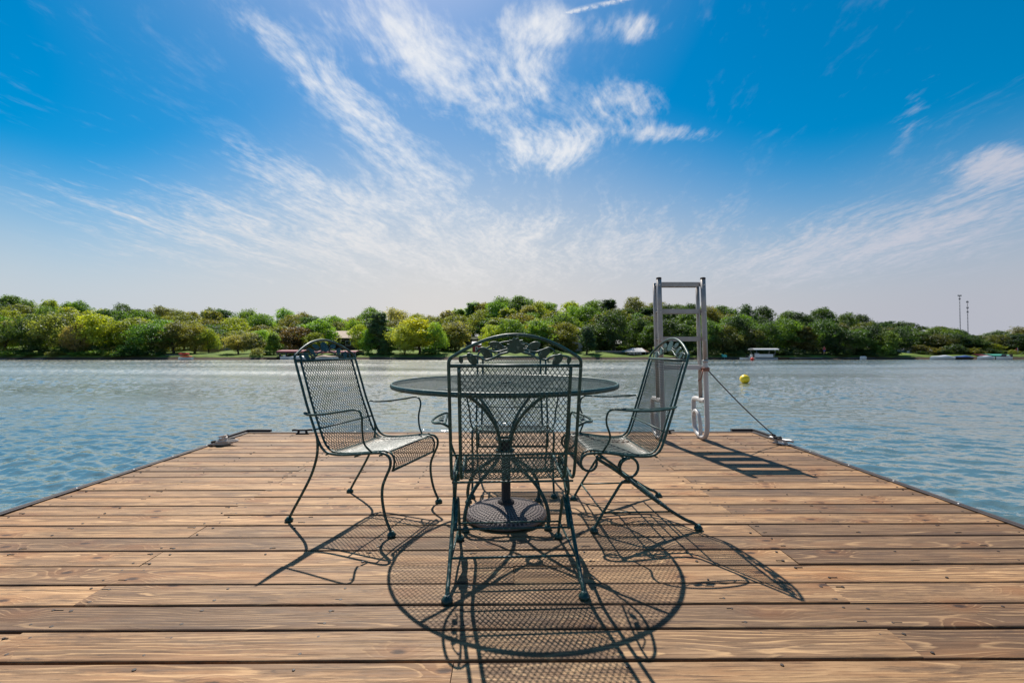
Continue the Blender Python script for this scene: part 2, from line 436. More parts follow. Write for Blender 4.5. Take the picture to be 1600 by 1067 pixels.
LEAF = leaf_mat()
BARK = simple('tree_bark', (0.05, 0.038, 0.028), 0.9, var=0.4, scale=3)
GALV = simple('galvanised_pipe', (0.31, 0.285, 0.27), 0.42, 0.3, 0.35, 14)
WHITEPIPE = simple('white_coated_pipe', (0.50, 0.475, 0.45), 0.45, 0.0, 0.12, 9)
ALU = simple('cleat_metal', (0.40, 0.39, 0.38), 0.42, 0.5, 0.2, 20)
BLACK = simple('black_rubber', (0.018, 0.015, 0.015), 0.7, var=0.3)
TRIM = simple('dark_edge_trim', (0.055, 0.040, 0.034), 0.6, var=0.4, scale=4)
DARK = simple('dark_timber_below', (0.02, 0.015, 0.011), 0.9)
SCREW = simple('rusty_screw', (0.030, 0.018, 0.012), 0.6, var=0.4, scale=300)
ROPEW = simple('white_braided_rope', (0.50, 0.45, 0.40), 0.85, var=0.15, scale=120)
ROPED = simple('dark_steel_cable', (0.05, 0.042, 0.04), 0.6, var=0.3, scale=200)
ROPER = simple('faded_red_cord', (0.28, 0.13, 0.09), 0.85, var=0.3, scale=200)
YELLOW = simple('yellow_buoy_plastic', (0.80, 0.56, 0.015), 0.38, var=0.12, scale=4)
RED = simple('red_plastic', (0.62, 0.035, 0.02), 0.4, var=0.1)
ORANGE = simple('orange_plastic', (0.75, 0.17, 0.04), 0.4, var=0.1)
WHITE = simple('white_boat_paint', (0.58, 0.58, 0.58), 0.35, var=0.08, scale=2)
GREY = simple('grey_siding', (0.33, 0.34, 0.35), 0.7, var=0.12, scale=2)
GREYROOF = simple('grey_roof_sheet', (0.42, 0.41, 0.40), 0.6, var=0.15, scale=2)
TANROOF = simple('tan_roof_shingle', (0.46, 0.34, 0.25), 0.8, var=0.2, scale=3)
BROWN = simple('brown_boards', (0.16, 0.09, 0.05), 0.8, var=0.3, scale=2)
DKBROWN = simple('dark_brown_siding', (0.055, 0.035, 0.028), 0.8, var=0.3, scale=2)
MAROON = simple('maroon_canopy', (0.22, 0.045, 0.055), 0.7, var=0.15, scale=2)
BARNRED = simple('barn_red_boards', (0.30, 0.035, 0.03), 0.7, var=0.2, scale=2)
GREENCAN = simple('green_canvas', (0.03, 0.22, 0.16), 0.7, var=0.15, scale=2)
TEAL = simple('teal_plastic', (0.02, 0.30, 0.30), 0.5)
STONE = simple('retaining_wall_stone', (0.30, 0.25, 0.21), 0.9, var=0.35, scale=4)
CONC = simple('pale_concrete', (0.45, 0.42, 0.38), 0.85, var=0.15, scale=3)
PANE = simple('dark_window_glass', (0.02, 0.025, 0.03), 0.1)
BLUE = simple('blue_tarp', (0.05, 0.10, 0.28), 0.6)
MASTG = simple('mast_steel', (0.16, 0.16, 0.18), 0.6, 0.2)
SKIN = simple('skin', (0.45, 0.26, 0.18), 0.6, var=0.05)
CLOTHR = simple('red_cloth', (0.45, 0.06, 0.05), 0.8)

DECK_THINGS = []

# ------------------------------------------------------------------ dock
DX0, DX1, DY1 = -2.715, 2.548, 4.755
PITCH = 0.142
def build_dock():
    dock = empty('dock')
    tag(dock, 'weathered wooden boat dock of wide brown planks with dark metal edges', 'dock')
    DECK_THINGS.append(dock)
    b = MB(); al = []; rn = []
    rg = random.Random(3)
    sc = MB()
    rows = list(range(-16, 25))
    for n in rows:
        y0 = 1.315 + PITCH * n
        if n == 24: y1 = DY1
        else: y1 = y0 + PITCH
        ga = rg.uniform(0.0030, 0.0054)
        y0 += ga; y1 -= ga if n < 24 else 0
        if y1 - y0 < 0.012: continue
        if n % 2 == 0: cuts = [-1.52 + rg.uniform(-.008, .008), 1.205 + rg.uniform(-.008, .008)]
        else: cuts = [-0.15 + rg.uniform(-.01, .01)] if n % 3 else [0.02, ]
        if n in (1, 5, 11, 17): cuts = []
        xs = [DX0] + cuts + [DX1]
        for xa, xb in zip(xs, xs[1:]):
            xa += 0.0012; xb -= 0.0012
            w = y1 - y0; cy = (y0 + y1) / 2; hw = w / 2
            dz = rg.uniform(-0.0026, 0.0014); e = 0.004; tl = rg.uniform(-.0012, .0012)
            prof = [(-hw, -0.036), (-hw, -e + dz), (-hw + e * .35, -e * .35 + dz), (-hw + e, dz - tl), (0, dz + .0004), (hw - e, dz + tl), (hw - e * .35, -e * .35 + dz), (hw, -e + dz), (hw, -0.036)]
            nseg = 5
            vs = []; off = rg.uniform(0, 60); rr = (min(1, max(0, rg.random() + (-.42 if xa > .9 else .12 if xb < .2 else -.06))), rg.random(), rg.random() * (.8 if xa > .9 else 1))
            for i in range(nseg + 1):
                xx = xa + (xb - xa) * i / nseg
                bow = rg.uniform(-.0009, .0009)
                for (py, pz) in prof:
                    vs.append((xx, cy + py + (bow if 0 < i < nseg else 0), pz))
                    al.append((xx + off, py, pz)); rn.append(rr)
            k = len(prof); fs = []
            for i in range(nseg):
                for j in range(k - 1):
                    fs.append((i * k + j, (i + 1) * k + j, (i + 1) * k + j + 1, i * k + j + 1))
            fs.append(tuple(range(k))); fs.append(tuple(nseg * k + j for j in range(k - 1, -1, -1)))
            b.add(vs, fs, False)
        # screws over the joists
        jx = [-2.62, -2.17, -1.56, -1.48, -1.05, -0.60, -0.15, 0.33, 0.78, 1.165, 1.245, 1.70, 2.15, 2.47]
        for q in jx:
            for sy in (-1, 1):
                if rg.random() < 0.25: continue
                cx = q + rg.uniform(-.014, .014); cyy = (y0 + y1) / 2 + sy * (y1 - y0) * rg.uniform(.26, .36)
                r = rg.uniform(.0032, .005)
                sc.lathe([(r * 1.25, -0.006), (r * 1.25, 0.0016), (r, 0.0019)], (cx, cyy, 0), 7, False)
                if rg.random() < .35:      # split in the wood running out of the screw hole
                    L = rg.uniform(.01, .035)
                    sc.box((cx + L / 2 * rg.choice((-1, 1)), cyy, 0.0008), (L, .0018, .0024))
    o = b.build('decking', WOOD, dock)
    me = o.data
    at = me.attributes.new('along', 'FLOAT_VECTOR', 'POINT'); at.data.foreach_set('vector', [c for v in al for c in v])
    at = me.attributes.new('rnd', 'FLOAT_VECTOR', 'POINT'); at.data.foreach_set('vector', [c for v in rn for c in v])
    sc.build('screws', SCREW, dock)
    # side trims, front fascia, framing and an added dark slab underneath
    for sx, x in ((-1, DX0), (1, DX1)):
        t = MB()
        t.box((x + sx * 0.012, (DY1 - 0.95) / 2 , -0.055), (0.022, DY1 + 0.95, 0.13))
        t.box((x + sx * 0.0025, (DY1 - 0.95) / 2, 0.0055), (0.041, DY1 + 0.946, 0.005))
        yy = -0.3
        rg2 = random.Random(5 + sx)
        while yy < DY1 - 0.3:
            k = len(t.mi); t.lathe([(0.008, 0.0), (0.0075, .003), (0.003, .005)], (x + sx * 0.002, yy, 0.0078), 8)
            for j in range(k, len(t.mi)): t.mi[j] = 1
            yy += rg2.uniform(0.36, 0.46)
        t.build('edge_trim', [TRIM, ALU], dock)
    f = MB(); f.box(((DX0 + DX1) / 2, DY1 + 0.02, -0.075), (DX1 - DX0 - 0.01, 0.036, 0.16)); f.build('fascia', TRIM, dock)
    u = MB()
    for x in (-2.6, -2.17, -1.52, -1.05, -.6, -.15, .33, .78, 1.205, 1.7, 2.15, 2.45):
        u.box((x, (DY1 - .95) / 2, -0.115), (0.04, DY1 + 0.85, 0.14))
    u.box(((DX0 + DX1) / 2, (DY1 - .95) / 2, -0.26), (DX1 - DX0 - .1, DY1 + 0.8, 0.14))  # added solid slab, dark so the gaps between boards read black
    u.build('joists_and_dark_slab', DARK, dock)
    fl = MB()
    for x in (-1.9, -.05, 1.8): fl.box((x, (DY1 - .95) / 2, -0.55), (1.3, DY1 + 0.4, 0.42))
    fl.build('float', BLACK, dock)
    # rubber corner guards
    for sx, x, fr in ((-1, DX0, 0.22), (1, DX1, 0.20)):
        g = MB(); xo = x + sx * 0.034
        g.box((xo, DY1 - 0.13, -0.016), (0.03, 0.36, 0.085))
        g.box((xo - sx * (fr / 2 + 0.015), DY1 + 0.055, -0.016), (fr + .03 , 0.032, 0.085))
        g.tube([(xo, DY1 - 0.33, 0.02), (xo, DY1 - 0.29, 0.02)], 0.026, 10)
        g.build('corner_guard', BLACK, dock)
    # cleats
    def cleat(loc, rz, m, s=1.0):
        c = MB()
        M = Matrix.Translation(loc) @ Matrix.Rotation(rz, 4, 'Z') @ Matrix.Scale(s, 4)
        pts = [(-.10, 0, .034), (-.085, 0, .040), (-.04, 0, .036), (0, 0, .036), (.04, 0, .036), (.085, 0, .040), (.10, 0, .034)]
        c.tube([M @ Vector(p) for p in pts], 0.0105 * s, 10, smooth_n=4)
        for xx in (-.034, .034):
            c.tube([M @ Vector((xx * 1.25, 0, 0.004)), M @ Vector((xx, 0, .036))], [0.014 * s, 0.009 * s], 10)
        c.plate([(-.06, -.018), (.06, -.018), (.066, 0), (.06, .018), (-.06, .018), (-.066, 0)], 0.006 * s, M @ Matrix.Translation((0, 0, .004)))
        return c.build('cleat', m, dock)
    cleat((2.50, 4.17, 0.004), R(-62), ALU, 1.1)
    cleat((-2.12, 4.70, 0.002), R(5), BLACK, 1.0)
    cleat((1.63, 4.69, 0.002), R(8), BLACK, 0.8)
    cleat((-2.62, 4.20, 0.002), R(60), BLACK, 1.0)
build_dock()

# ------------------------------------------------------------------ table
def lattice(mb, S, nu, nv, wd, th, tilt=0.38):
    """expanded-metal diamonds: strands between lattice nodes (i + j even)"""
    node = {}
    def pt(i, j):
        if (i, j) not in node: node[(i, j)] = S(i, j)
        return node[(i, j)]
    for j in range(nv):
        for i in range(nu + 1):
            if (i + j) % 2: continue
            for di in (-1, 1):
                k = i + di
                if k < 0 or k > nu: continue
                a = pt(i, j); c = pt(k, j + 1)
                if a is None or c is None: continue
                (p, n), (q, n2) = a, c
                e = q - p; L = e.length
                if L < 1e-6: continue
                e /= L; nn = (n + n2).normalized()
                # expanded metal strands stand a little on edge
                sd = e.cross(nn).normalized()
                tw = (sd * 0.92 + nn * (tilt * di)).normalized(); up = e.cross(tw).normalized()
                A = tw * (wd / 2); B = up * (th / 2); ex = e * (wd * 0.3)
                vs = [p - ex - A - B, p - ex + A - B, p - ex + A + B, p - ex - A + B,
                      q + ex - A - B, q + ex + A - B, q + ex + A + B, q + ex - A + B]
                mb.add(vs, [(0, 1, 5, 4), (1, 2, 6, 5), (2, 3, 7, 6), (3, 0, 4, 7)], False)

def build_table():
    tc = (-0.02, 2.44)
    t = empty('patio_table', (tc[0], tc[1], 0), R(3))
    tag(t, 'round dark green mesh patio table standing between the four chairs', 'table'); DECK_THINGS.append(t)
    RT, ZT = 0.594, 0.712
    rim = MB()
    rim.lathe([(RT - .008, ZT - .024), (RT, ZT - .022), (RT + .003, ZT - .011), (RT, ZT - .002), (RT - .006, ZT + .001), (RT - .010, ZT - .004), (RT - .010, ZT - .021)], n=120, closed=True)
    rim.build('rim', IRON, t)
    m = MB(); hw, hh = 0.0095, 0.0055
    R2 = (RT - .008) ** 2
    nu = int(2 * RT / hw) + 2; nv = int(2 * RT / hh) + 2
    def S(i, j):
        x = (i - nu / 2) * hw; y = (j - nv / 2) * hh; r2 = x * x + y * y
        if r2 > R2 or r2 < 0.03 ** 2: return None
        return Vector((y, x, ZT - .006)), Vector((0, 0, 1))
    hw, hh = 0.0135, 0.0095
    nu = int(2 * RT / hw) + 2; nv = int(2 * RT / hh) + 2
    lattice(m, S, nu, nv, 0.0023, 0.0009, 0.0)
    m.build('mesh_top', IRON, t)
    h = MB(); h.lathe([(0.026, ZT - .03), (0.034, ZT - .03), (0.036, ZT), (0.026, ZT + .001)], n=28, closed=True)
    h.build('umbrella_ring', IRON, t)
    for k in range(4):
        a = R(45 + 90 * k); ca, sa = cos(a), sin(a)
        s = MB()
        s.tube([(ca * r, sa * r, z) for r, z in [(.034, ZT - .018), (RT - .012, ZT - .018)]], 0.007, 8)
        s.build('support_bar', IRON, t)
        l = MB()
        prof = [(.285, .014), (.292, .06), (.272, .13), (.215, .20), (.13, .255), (.066, .30), (.040, .35), (.046, .42), (.085, .50), (.16, .58), (.27, .655), (.40, ZT - .024)]
        l.tube([(ca * r, sa * r, z) for r, z in prof], 0.0092, 10, smooth_n=5)
        lo = l.build('leg', IRON, t)
        g = MB(); g.lathe([(.019, 0), (.021, .006), (.015, .014), (.011, .022)], (ca * .285, sa * .285, .001), 16); g.build('foot', IRON, lo)
    c = MB()
    for z in (.345, .405):
        c.lathe([(.042, z - .006), (.050, z - .006), (.050, z + .006), (.042, z + .006)], n=28, closed=True)
    c.build('collar', IRON, t)

def build_umbrella_base():
    b = empty('umbrella_base', (-0.015, 2.425, 0))
    tag(b, 'round grey brown cast umbrella base with short black pole under the table', 'umbrella base'); DECK_THINGS.append(b)
    m, N, out = mat('woven_cast_resin')
    co = N.new('ShaderNodeTexCoord').outputs['Object']
    x, y, z = N.xyz(co)
    ra = N.m('SQRT', N.m('ADD', N.m('MULTIPLY', x, x), N.m('MULTIPLY', y, y)))
    an = N.m('ARCTAN2', y, x)
    s1 = N.m('SINE', N.m('MULTIPLY', ra, 420.0)); s2 = N.m('SINE', N.m('MULTIPLY', an, 60.0))
    h = N.m('MAXIMUM', s1, s2)
    n = N.noise(co, 25, 3.0, 0.6)
    c = N.mix(N.map(h, -0.2, 0.9), (0.035, 0.026, 0.024), N.mix(n, (0.13, 0.10, 0.09), (0.24, 0.19, 0.175)))
    principled(N, out, c, 0.6, 0.0, h, 0.4, 0.6, 0.003)
    d = MB(); d.lathe([(.205, 0), (.214, .006), (.214, .020), (.200, .034), (.14, .052), (.08, .064), (.045, .070), (0, .070)], (0, 0, .002), 72)
    d.build('disc', m, b)
    p = MB(); p.lathe([(.046, .066), (.044, .080), (.030, .088), (.0245, .094), (.0245, .40), (.022, .405), (.0, .405)], n=24)
    p.build('pole', BLACK, b)
    k = MB(); k.tube([(.024, 0, .25), (.05, 0, .25)], .006, 8); k.lathe([(.012, -.006), (.014, 0), (.012, .006)], (.055, 0, .25), 10)
    k.build('knob', BLACK, b)
build_table(); build_umbrella_base()

# ------------------------------------------------------------------ chairs
W = 0.487; HW = W / 2
BACK_P = [(-.163, .823), (-.125, .71), (-.088, .60), (-.048, .50), (-.020, .432), (.004, .392), (.036, .370), (.080, .363)]
BACK_S = [(-.126, .828), (-.092, .715), (-.058, .60), (-.026, .50), (-.004, .432), (.014, .392), (.042, .370), (.080, .363)]
BACKS = {'plain': BACK_P, 'spring': BACK_S}
SEAT = [(.14, .365), (.21, .373), (.29, .384), (.345, .390)]
ROLL = [(.378, .383), (.396, .361), (.398, .332), (.390, .300)]
def P3(x, yz): return Vector((x, yz[0], yz[1]))
def oval(cx, cy, a, b, ang, n=14, tip=0.0):
    o = []
    for k in range(n):
        t = 2 * pi * k / n
        x = a * cos(t) * (1 + tip * max(0, cos(t))); y = b * sin(t)
        o.append((cx + x * cos(ang) - y * sin(ang), cy + x * sin(ang) + y * cos(ang)))
    return o
MESH_CACHE = {}
def cached(key, mbf, matl):
    if key not in MESH_CACHE: MESH_CACHE[key] = mbf().mesh(key, matl)
    return MESH_CACHE[key]
def part(name, key, fn, parent, matl=None):
    o = bpy.data.objects.new(name, cached(key, fn, matl or IRON)); COL.objects.link(o); o.parent = parent
    return o

def frame_mb(kind):
    m = MB(); BACK = BACKS[kind]
    top = BACK[0]; nrm = Vector((0, BACK[0][0] - BACK[1][0], BACK[0][1] - BACK[1][1])).normalized()
    c = P3(0, top)
    right = [P3(HW, q) for q in reversed(SEAT)] + [P3(HW, q) for q in reversed(BACK)]
    arch = []
    for k in range(1, 20):
        t = pi * k / 20
        # shallow arch with tight shoulders
        e = cos(t); xx = HW * e
        hh = (0.026 + 0.092 * (1 - e * e) ** 1.08) * min(1.0, (1 - abs(e)) / .035 * .35 + .65)
        arch.append(c + Vector((xx, 0, 0)) + nrm * hh)
    left = [P3(-HW, q) for q in BACK] + [P3(-HW, q) for q in SEAT]
    if kind == 'spring':
        scr = []
        for k in range(0, 15):
            a = R(95 + 24 * k) if False else R(88 + 21 * k)
            r = .044 - .0006 * k
            scr.append((.366 + r * cos(R(88) - (a - R(88))) * 1.0, .338 + r * sin(R(88) - (a - R(88)))))
        right = [P3(HW, q) for q in reversed(scr)] + [P3(HW, SEAT[-2])] + right[2:]
        left = left[:-1] + [P3(-HW, q) for q in scr]
    m.tube(right[:-1] + [P3(HW, BACK[0])] + arch + left, 0.0064, 10, smooth_n=3)
    return m
def bars_mb(kind):
    m = MB(); BACK = BACKS[kind]
    prof = BACK + SEAT + ROLL
    for s in (-1, 1):
        m.tube([P3(s * (HW - .037), q) for q in prof], 0.0066, 8, smooth_n=3, flat=0.7)
    m.tube([P3(-HW, BACK[0]), P3(HW, BACK[0])], 0.0066, 8)
    m.tube([P3(-(HW - .034), ROLL[-1]), P3(HW - .034, ROLL[-1])], 0.006, 8)
    return m
def braces_mb(kind):
    m = MB(); yb = -.045 if kind == 'plain' else -.018
    q = (-.05 , .468)
    m.tube([P3(-HW, (yb, .478)), P3(HW, (yb, .478))], 0.0042, 8)
    for q in ((.03, .358), (.20, .360), (.34, .376)):
        m.tube([P3(-HW, q), P3(HW, q)], 0.0046, 8)
    return m
def mesh_mb(kind):
    m = MB(); BACK = BACKS[kind]
    prof = curve([P3(0, q) for q in BACK + SEAT + ROLL], 6)
    hh = 0.0135
    L = sum((b - a).length for a, b in zip(prof, prof[1:]))
    nv = int(round(L / hh)); pts, _ = resample(prof, nv)
    wi = 2 * (HW - .040); nu = int(round(wi / 0.0092)) // 2 * 2
    def S(i, j):
        p = pts[j]; a = pts[max(0, j - 1)]; b = pts[min(nv, j + 1)]
        t = (b - a).normalized(); n = Vector((1, 0, 0)).cross(t).normalized()
        x = -wi / 2 + wi * i / nu
        sag = 0.006 * (1 - (2 * x / wi) ** 2) if 0.02 < p.y < .36 and p.z < .40 else 0
        return Vector((x, p.y, p.z - sag)), n
    lattice(m, S, nu, nv, 0.0027, 0.0016)
    return m
def ornament_mb(kind):
    m = MB(); BACK = BACKS[kind]
    nrm = Vector((0, BACK[0][0] - BACK[1][0], BACK[0][1] - BACK[1][1])).normalized()
    xa = Vector((1, 0, 0)); za = xa.cross(nrm)
    M = Matrix(((xa.x, nrm.x, za.x, 0), (xa.y, nrm.y, za.y, BACK[0][0]), (xa.z, nrm.z, za.z, BACK[0][1]), (0, 0, 0, 1)))
    k = W / 940.0
    def q(zx, zy): return ((zx - 635) * k, (312 - zy) * k)
    th = 0.004
    leaf = [(575, 150), (590, 150), (588, 120), (610, 122), (620, 102), (635, 112), (652, 102), (662, 122), (684, 120), (682, 150), (700, 152), (690, 180), (694, 206), (664, 216), (635, 222), (606, 216), (578, 206), (584, 180)]
    m.plate([q(*p) for p in reversed(leaf)], th, M)
    for s in (-1, 1):
        def mir(p): return q(635 + s * (p[0] - 635), p[1])
        def ov(cx, cy, a, b, ang):
            c = mir((cx, cy)); o = oval(c[0], c[1], a * k, b * k, -R(ang) * s * -1 if False else R(ang) * -s, 14, 0.25)
            m.plate(o, th, M)
        ov(770, 160, 42, 27, 165)
        ov(843, 216, 44, 27, 135)
        ov(938, 264, 46, 29, 125)
        ov(1018, 268, 26, 16, 100)
        for path, r in ([((690, 186), (730, 200), (780, 208), (820, 196), (868, 178), (900, 192), (912, 212)), .0032],
                        [((685, 210), (740, 226), (800, 258), (850, 268), (880, 250), (915, 238), (975, 238), (1015, 248), (1026, 262)), .0042],
                        [((700, 172), (722, 172), (740, 162)), .0028],
                        [((870, 258), (868, 282), (885, 286)), .0026]):
            pts = [M @ Vector((*mir(p), 0)) for p in path]
            m.tube(pts, r, 6, smooth_n=4)
    return m
def foot(parent, key, x, y):
    return part('foot', key, lambda: MB().lathe([(.0175, 0), (.021, .004), (.021, .010), (.014, .017), (.010, .024)], (x, y, .001), 14), parent)

def chair(kind, loc, rz, label):
    root = empty('patio_chair', (loc[0], loc[1], 0), R(rz))
    tag(root, label, 'chair', 'green iron patio chairs around the table'); DECK_THINGS.append(root)
    part('back_frame', 'back_frame_' + kind, lambda: frame_mb(kind), root)
    part('panel_frame', 'panel_frame_' + kind, lambda: bars_mb(kind), root)
    part('mesh_seat', 'mesh_seat_' + kind, lambda: mesh_mb(kind), root)
    part('brace', 'brace_' + kind, lambda: braces_mb(kind), root)
    part('leaf_ornament', 'leaf_ornament_' + kind, lambda: ornament_mb(kind), root)
    for s in (-1, 1):
        tg = 'r' if s > 0 else 'l'
        if kind == 'plain':
            fl = [(.345, .390), (.378, .384), (.399, .362), (.398, .325), (.375, .275), (.357, .225), (.357, .16), (.376, .08), (.408, .014)]
            lo = part('leg', 'front_leg_' + tg, lambda: MB().tube([P3(s * HW, q) for q in fl], 0.0068, 10, smooth_n=4), root)
            foot(lo, 'front_foot_' + tg, s * HW, .408)
            rl = [(-.024, .447), (-.020, .40), (-.026, .34), (-.058, .25), (-.118, .145), (-.165, .07), (-.198, .014)]
            lo = part('leg', 'rear_leg_' + tg, lambda: MB().tube([P3(s * (HW + .001), q) for q in rl], 0.0068, 10, smooth_n=4), root)
            foot(lo, 'rear_foot_' + tg, s * HW, -.198)
            arm = [(HW, -.070, .555), (HW + .028, -.078, .566), (HW + .043, -.045, .560), (HW + .047, .05, .567), (HW + .047, .16, .585), (HW + .045, .225, .596), (HW + .042, .256, .588), (HW + .038, .268, .555), (HW + .026, .262, .49), (HW + .020, .270, .43), (HW, .300, .386)]
            part('armrest', 'armrest_' + tg, lambda: MB().tube([(s * x, y, z) for x, y, z in arm], 0.0051, 8, smooth_n=5), root)
        else:
            xi = HW - .019
            # rear leg: the spring bar drops from the seat front, coils once and runs back to the floor
            cy, cz, cr = .170, .312, .047
            def rear():
                m = MB()
                coil = []
                for k in range(0, 25):
                    a = R(215) + 2 * pi * k / 24 * 1.0
                    coil.append(Vector((s * (HW - .002 - .019 * k / 24), cy + cr * cos(a) * -1, cz + cr * sin(a))))
                pts = [P3(s * HW, (.325, .356)), P3(s * HW, (.26, .318))]
                m.tube([P3(s * HW, q) for q in [(.330, .372), (.318, .352), (.255, .312), (.172, .252), (.07, .172), (-.045, .092), (-.115, .05), (-.15, .036), (-.178, .014)]], 0.0082, 10, smooth_n=4)
                return m
            lo = part('leg', 'spring_leg_' + tg, rear, root)
            foot(lo, 'spring_rear_foot_' + tg, s * HW, -.178)
            def coilm():
                m = MB()
                pts = []
                for k in range(0, 31):
                    a = 2 * pi * k / 24
                    pts.append(Vector((s * (HW + .012 - .026 * k / 30), cy + cr * sin(a), cz + cr * cos(a) )))
                m.tube(pts, 0.0066, 8)
                return m
            part('spring', 'spring_' + tg, coilm, root)
            fl = [(.340, .014), (.318, .052), (.285, .108), (.235, .186), (.206, .230), (.184, .243), (.155, .236), (.11, .208), (.05, .160)]
            lo = part('leg', 'aframe_leg_' + tg, lambda: MB().tube([P3(s * (HW - .0135), q) for q in fl], 0.0068, 10, smooth_n=4), root)
            foot(lo, 'aframe_foot_' + tg, s * (HW - .0135), .340)
            part('stretcher', 'side_stretcher_' + tg, lambda: MB().tube([P3(s * (HW - .014), (.296, .092)), P3(s * (HW - .004), (-.045, .090))], 0.0046, 8), root)
            outer = [(HW, -.050, .590), (HW + .030, -.055, .607), (HW + .062, -.02, .603), (HW + .082, .07, .596), (HW + .080, .16, .596), (HW + .058, .235, .600), (HW + .040, .268, .598), (HW + .034, .287, .575), (HW + .032, .290, .53), (HW + .022, .270, .46), (HW, .300, .388)]
            inner = [(HW + .028, -.052, .605), (HW + .024, .0, .600), (HW + .030, .12, .597), (HW + .036, .22, .600)]
            vine = [(HW + .030, -.01, .600), (HW + .05, .03, .599), (HW + .04, .08, .598), (HW + .06, .12, .597), (HW + .045, .17, .598), (HW + .055, .20, .599)]
            def armm():
                m = MB()
                m.tube([(s * x, y, z) for x, y, z in outer], 0.0051, 8, smooth_n=5)
                m.tube([(s * x, y, z) for x, y, z in inner], 0.0041, 8, smooth_n=5)
                m.tube([(s * x, y, z) for x, y, z in vine], 0.0028, 6, smooth_n=5)
                for (vy, vx) in ((.05, .046), (.10, .05), (.15, .052)):
                    m.plate(oval(s * (HW + vx), vy, .019, .010, R(60 + 300 * vy)), .003, Matrix.Translation((0, 0, .598)))
                return m
            part('armrest', 'spring_armrest_' + tg, armm, root)
    if kind == 'spring':
        part('stretcher', 'rear_stretcher', lambda: MB().tube([P3(-HW, (-.045, .093)), P3(HW, (-.045, .093))], 0.0050, 8), root)
        part('stretcher', 'mid_stretcher', lambda: MB().tube([P3(-HW, (.055, .162)), P3(HW, (.055, .162))], 0.0048, 8), root)
        part('stretcher', 'front_stretcher', lambda: MB().tube([P3(-(HW - .018), (.296, .094)), P3(HW - .018, (.296, .094))], 0.0044, 8), root)
    return root

chair('spring', (0.018, 1.800), 2.6, 'green mesh spring chair closest to the camera, seen from behind')
chair('plain', (-.867, 2.529), -108.2, 'green mesh chair with plain bent legs on the left side of the table')
chair('plain', (0.022, 3.120), 180.5, 'green mesh chair across the table with its front towards the camera')
chair('spring', (.736, 2.470), 94.2, 'green mesh spring chair with curled arms, right of the table beside the ladder')

# ------------------------------------------------------------------ ladder, ropes
def build_ladder():
    l = empty('swim_ladder', (1.66, 4.35, 0))
    tag(l, 'tall grey and white metal swim ladder flipped up on the far dock edge', 'ladder'); DECK_THINGS.append(l)
    O = Vector((1.66, 4.35, 0))
    def q(x, y, z): return Vector((x, y, z)) - O
    def lean(x, z): return x - 0.040 * z / 1.55
    zj = 0.76
    for x in (1.452, 1.868):
        up = MB(); up.tube([q(lean(x, z), 4.27, z) for z in (zj, 1.0, 1.3, 1.54)], 0.0235, 14)
        k = len(up.mi)
        for z in (1.487, 1.232, .970, .80): up.tube([q(lean(x, z), 4.27 - .030, z - .012), q(lean(x, z), 4.27 - .016, z - .012)], .0075, 6)
        for j in range(k, len(up.mi)): up.mi[j] = 1
        r = up.build('upper_rail', [GALV, ALU], l)
        cp = MB(); cp.lathe([(.0245, -.012), (.0245, .004), (.018, .008)], q(lean(x, 1.54), 4.27, 1.54), 14); cp.build('end_cap', BLACK, r)
        up = MB(); up.tube([q(lean(x, z), 4.40, z) for z in (0.36, .8, 1.2, 1.51)], 0.0185, 12); up.build('back_rail', GALV, l)
        lo = MB()
        pts = [(4.27, zj + .01), (4.27, .60), (4.27, .40), (4.27, .20), (4.275, .13), (4.30, .065), (4.35, .03), (4.42, .025), (4.50, .04), (4.555, .085), (4.575, .15), (4.575, .30), (4.572, .355), (4.55, .378), (4.50, .385), (4.40, .385), (4.285, .385)]
        lo.tube([q(lean(x, z), y, z) for y, z in pts], 0.0225, 14, smooth_n=4); lo.build('lower_rail', WHITEPIPE, l)
        bl = MB(); bl.lathe([(.0262, -.012), (.0262, .012)], q(lean(x, zj), 4.27, zj), 16); bl.build('collar', ALU, l)
        h = MB()
        pts = [(4.57, .20), (4.555, .245), (4.51, .262), (4.455, .235), (4.425, .17), (4.415, .10), (4.42, .03)]
        h.tube([q(lean(x, z) - .004, y, z) for y, z in pts], 0.0185, 12, smooth_n=5); h.build('hinge_loop', WHITEPIPE, l)
    for z in (1.487, 1.232, .970, .700):
        r = MB(); a, b = q(lean(1.452, z), 4.335, z), q(lean(1.868, z), 4.335, z)
        r.box(((a.x + b.x) / 2, a.y, z + .013), (b.x - a.x - .03, .095, .008))
        for dy in (-.044, .044): r.box(((a.x + b.x) / 2, a.y + dy, z - .004), (b.x - a.x - .03, .008, .036))
        for k in range(5): r.box(((a.x + b.x) / 2, a.y - .034 + .017 * k, z + .0185), (b.x - a.x - .05, .006, .004))
        for x in (a.x + .006, b.x - .006): r.tube([(x, a.y - .066, z), (x, a.y + .06, z)], .010, 8)
        r.build('tread', GALV if z > .8 else WHITEPIPE, l)
build_ladder()

